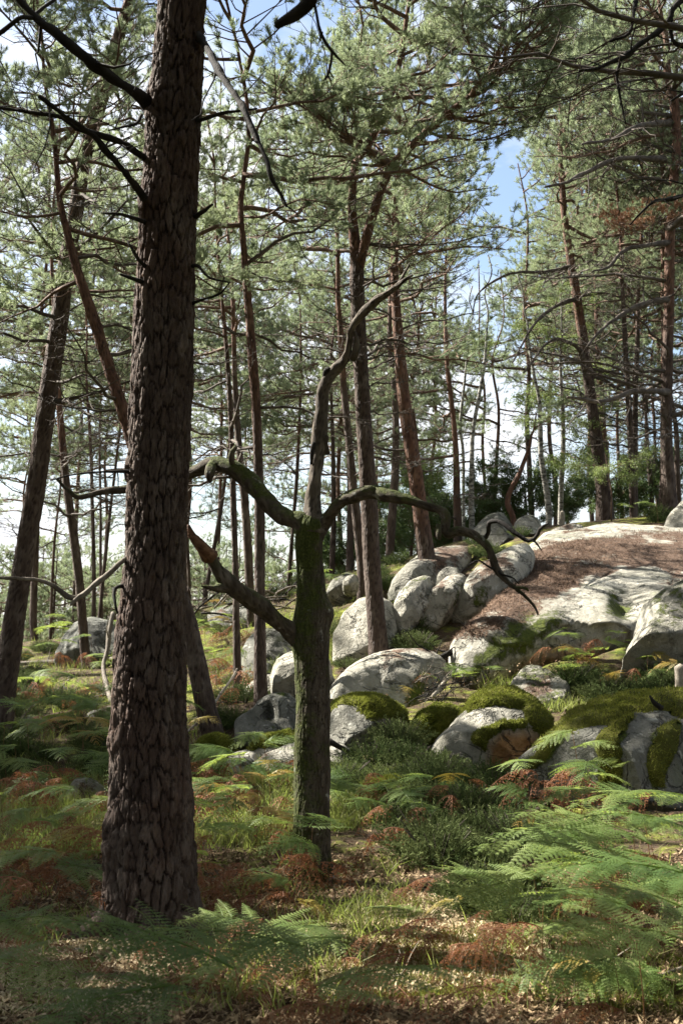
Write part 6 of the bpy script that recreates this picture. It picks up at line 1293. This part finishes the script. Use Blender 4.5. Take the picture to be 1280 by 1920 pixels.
for i in range(16):
    px = RP.uniform(770, 850); py = RP.uniform(1270, 1325); an = RP.uniform(-0.2, 1.5); L = RP.uniform(20, 60); q = [(px, py, 2.5, 14), (px + L * .5 * math.cos(an), py - L * .5 * math.sin(an), 2.5, 14.1), (px + L * math.cos(an), py - L * .9 * math.sin(an), 1.5, 14.2)]
    stick(q, M['dead_limb' if i % 2 else 'deadwood'], 'dry twig of the heap between the smooth boulders', seed=110 + i, nt=4, Lr=(0.1, 0.35), group='twig heap between the smooth boulders', sides=5)
for i in range(12):
    px = RP.uniform(930, 1010); py = RP.uniform(1525, 1580); an = RP.uniform(-1.5, 1.5); L = RP.uniform(20, 50); q = [(px, py, 2.5, 9.8), (px + L * .5 * math.cos(an), py - L * .5 * math.sin(an), 2.5, 9.7), (px + L * math.cos(an), py - L * .9 * math.sin(an), 1.5, 9.6)]
    stick(q, M['pale_wood' if i % 2 else 'deadwood'], 'dead heather twig tangled at the foot of the long dark boulder', seed=130 + i, nt=5, Lr=(0.05, 0.2), group='tangled twigs at the foot of the long dark boulder', sides=5)
# pale cut trunk at the right edge and the stump on the crest
for (px, pyt, pyb, w, d, lb) in ((1274, 1250, 1330, 22, 12.6, 'pale barkless stump post cut by the right edge'), (1053, 960, 982, 9, 26.5, 'small pale stump on the skyline below the birches')):
    a = P(px, pyb, d); b = P(px, pyt, d); r_ = w * d / FPX / 2
    K = np.array([[a[0], a[1], a[2] - 0.3, r_ * 1.15], [a[0], a[1], a[2], r_ * 1.1], [(a[0] + b[0]) / 2 + 0.01, a[1], (a[2] + b[2]) / 2, r_], [b[0], b[1], b[2], r_ * 0.95]])
    S = crom(K, 30); V, Q, T = tube(S[:, :3], S[:, 3], 18, lambda th, a_, R_: R_ * 0.12 * fbm(np.stack([np.cos(th) * 3, np.sin(th) * 3, a_ * 2], -1), 9, 3))
    o = obj('stump', mkmesh('stump', V - a, Q, T, M['pale_wood'], True, {'a': np.ones(len(V))})); o.location = a; tag(o, lb, 'stump')

# ------------------------------------------------------------------ branches: leave the gaps through which the sun reaches the lit places
LIT = [  # photo polygons that the sun strikes
 [(660, 1710), (980, 1680), (960, 1830), (680, 1840)], [(950, 1490), (1280, 1470), (1280, 1660), (920, 1670)],
 [(795, 1330), (1030, 1310), (1020, 1400), (800, 1450)], [(615, 1225), (840, 1225), (830, 1330), (615, 1340)], [(840, 1170), (1200, 1100), (1200, 1200), (860, 1290)],
 [(950, 1000), (1280, 985), (1280, 1120), (960, 1120)], [(620, 1080), (870, 1030), (980, 1030), (960, 1160), (640, 1240)], [(1170, 1100), (1280, 1090), (1280, 1260), (1170, 1270)],
 [(505, 1220), (560, 1220), (560, 1320), (505, 1310)], [(0, 1265), (230, 1250), (420, 1200), (400, 1250), (230, 1335), (0, 1330)], [(390, 1470), (540, 1410), (660, 1400), (640, 1480), (560, 1530), (390, 1520)], [(0, 1505), (200, 1500), (200, 1535), (0, 1540)], [(750, 1340), (870, 1340), (860, 1410), (750, 1420)], [(870, 1250), (1280, 1250), (1280, 1320), (980, 1320)]]
sv = np.array(SUN)
DRS = np.array([[math.cos(b[7]) * math.cos(b[8]), math.sin(b[7]) * math.cos(b[8]), math.sin(b[8])] for b in BRANCHES]); LNS = np.array([b[4] for b in BRANCHES])[:, None]
cs = np.array([np.array(b[6]) + np.array([math.cos(b[7]) * math.cos(b[8]), math.sin(b[7]) * math.cos(b[8]), math.sin(b[8])]) * b[4] * 0.6 for b in BRANCHES])
tt = np.linspace(1.0, 30, 120); inlit = np.zeros(len(cs), bool); PER = np.cross(DRS, [0, 0, 1.0])
for fx, fy in ((0.08, 0), (0.35, 0), (0.6, 0.0), (0.85, 0), (1.02, 0), (0.35, 0.22), (0.35, -0.22), (0.62, 0.3), (0.62, -0.3), (0.85, 0.2), (0.85, -0.2)):
    W = (cs - DRS * LNS * 0.6 + DRS * LNS * fx + PER * LNS * fy)[:, None] - sv * tt[None, :, None]
    below = W[..., 2] < H0(W[..., 0], W[..., 1]) + 0.2; k = below.argmax(1); hitp = W[np.arange(len(W)), k]; spx, spy = pix(hitp)
    okk = below.any(1) & (hitp[:, 1] > 3) & (hitp[:, 1] < 30)
    for pl in LIT: inlit |= okk & (sdpoly(spx, spy, pl) > 0)
    p0_ = W[:, 0]; sh2 = sv[0] ** 2 + sv[1] ** 2
    for KA, zl, zh in AXES:   # and the trunks whose left sides are in the sun
        for zz in np.arange(zl, zh, 0.35):
            a_ = at_z(KA, zz); ts_ = (p0_[:, 2] - zz) / sv[2]; q_ = p0_[:, :2] - sv[:2] * ts_[:, None]
            inlit |= (ts_ > 1.5) & (np.hypot(q_[:, 0] - a_[0], q_[:, 1] - a_[1]) < 0.5)
cpx, cpy = pix(cs); outside = (cpx < -60) | (cpx > 1340) | (cpy < -70) | (cs[:, 1] < 1)
RK = np.random.RandomState(99); cnt = 0
# is anything growing in the gaps of the canopy where the sky shows?
SKY = [[(500, 0), (640, 0), (600, 110), (530, 110)], [(870, 290), (960, 285), (1005, 400), (900, 405)], [(850, 485), (960, 465), (950, 600), (860, 610)], [(880, 725), (970, 705), (965, 810), (890, 812)], [(370, 175), (410, 170), (410, 215), (375, 215)], [(0, 850), (230, 850), (230, 1120), (0, 1120)], [(370, 900), (560, 900), (560, 1080), (370, 1080)], [(690, 850), (735, 840), (735, 910), (700, 910)], [(620, 880), (670, 860), (670, 1040), (620, 1060)]]
insky = np.zeros(len(W), bool)
for pl in SKY[:5]: insky |= sdpoly(cpx, cpy, pl) > -34
for pl in SKY[5:]: insky |= (sdpoly(cpx, cpy, pl) > 0) & (cpy < 1070) & (RK.rand(len(W)) < 0.6)
for b, lit_, out_, sk, c in zip(BRANCHES, inlit, outside, insky, cs):
    parent, wm, fm, m, L, keep = b[:6]
    if not keep and fm is None and lit_ and (out_ or RK.rand() < 0.45): continue
    if not keep and fm is not None:
        if sk: continue
        if lit_ and (out_ or RK.rand() < 0.65): continue
    o = obj('branch', wm, parent, m); cnt += 1
    if fm is not None: obj('needles' if fm.name.startswith('needles') else 'leaves', fm, o)
# labels: where a few alike things share one, say which it is counted from the left
ORD = ['leftmost', 'second from left', 'third from left', 'fourth from left', 'fifth from left', 'sixth from left', 'seventh from left', 'eighth from left', 'ninth from left', 'tenth from left', 'eleventh from left', 'twelfth from left', 'thirteenth from left', 'fourteenth from left']
bylab = {}
for o in bpy.data.objects:
    if o.parent is None and o.get('label') and o.get('category'): bylab.setdefault(o['label'], []).append(o)
for lb, os_ in bylab.items():
    if 1 < len(os_) <= 14 and 'outside' not in lb:
        for k_, o in enumerate(sorted(os_, key=lambda q: float(pix(np.array(q.location))[0]))): o['label'] = lb + ', ' + ORD[k_] if len(lb.split()) < 14 else lb.replace(' fern', '').replace('bracken', 'fern').replace('dry ', '') + ', ' + ORD[k_]
print('branches', len(BRANCHES), cnt, 'objects', len(bpy.data.objects), 'tris', sum(len(m.loops) - 2 * len(m.polygons) for m in bpy.data.meshes))
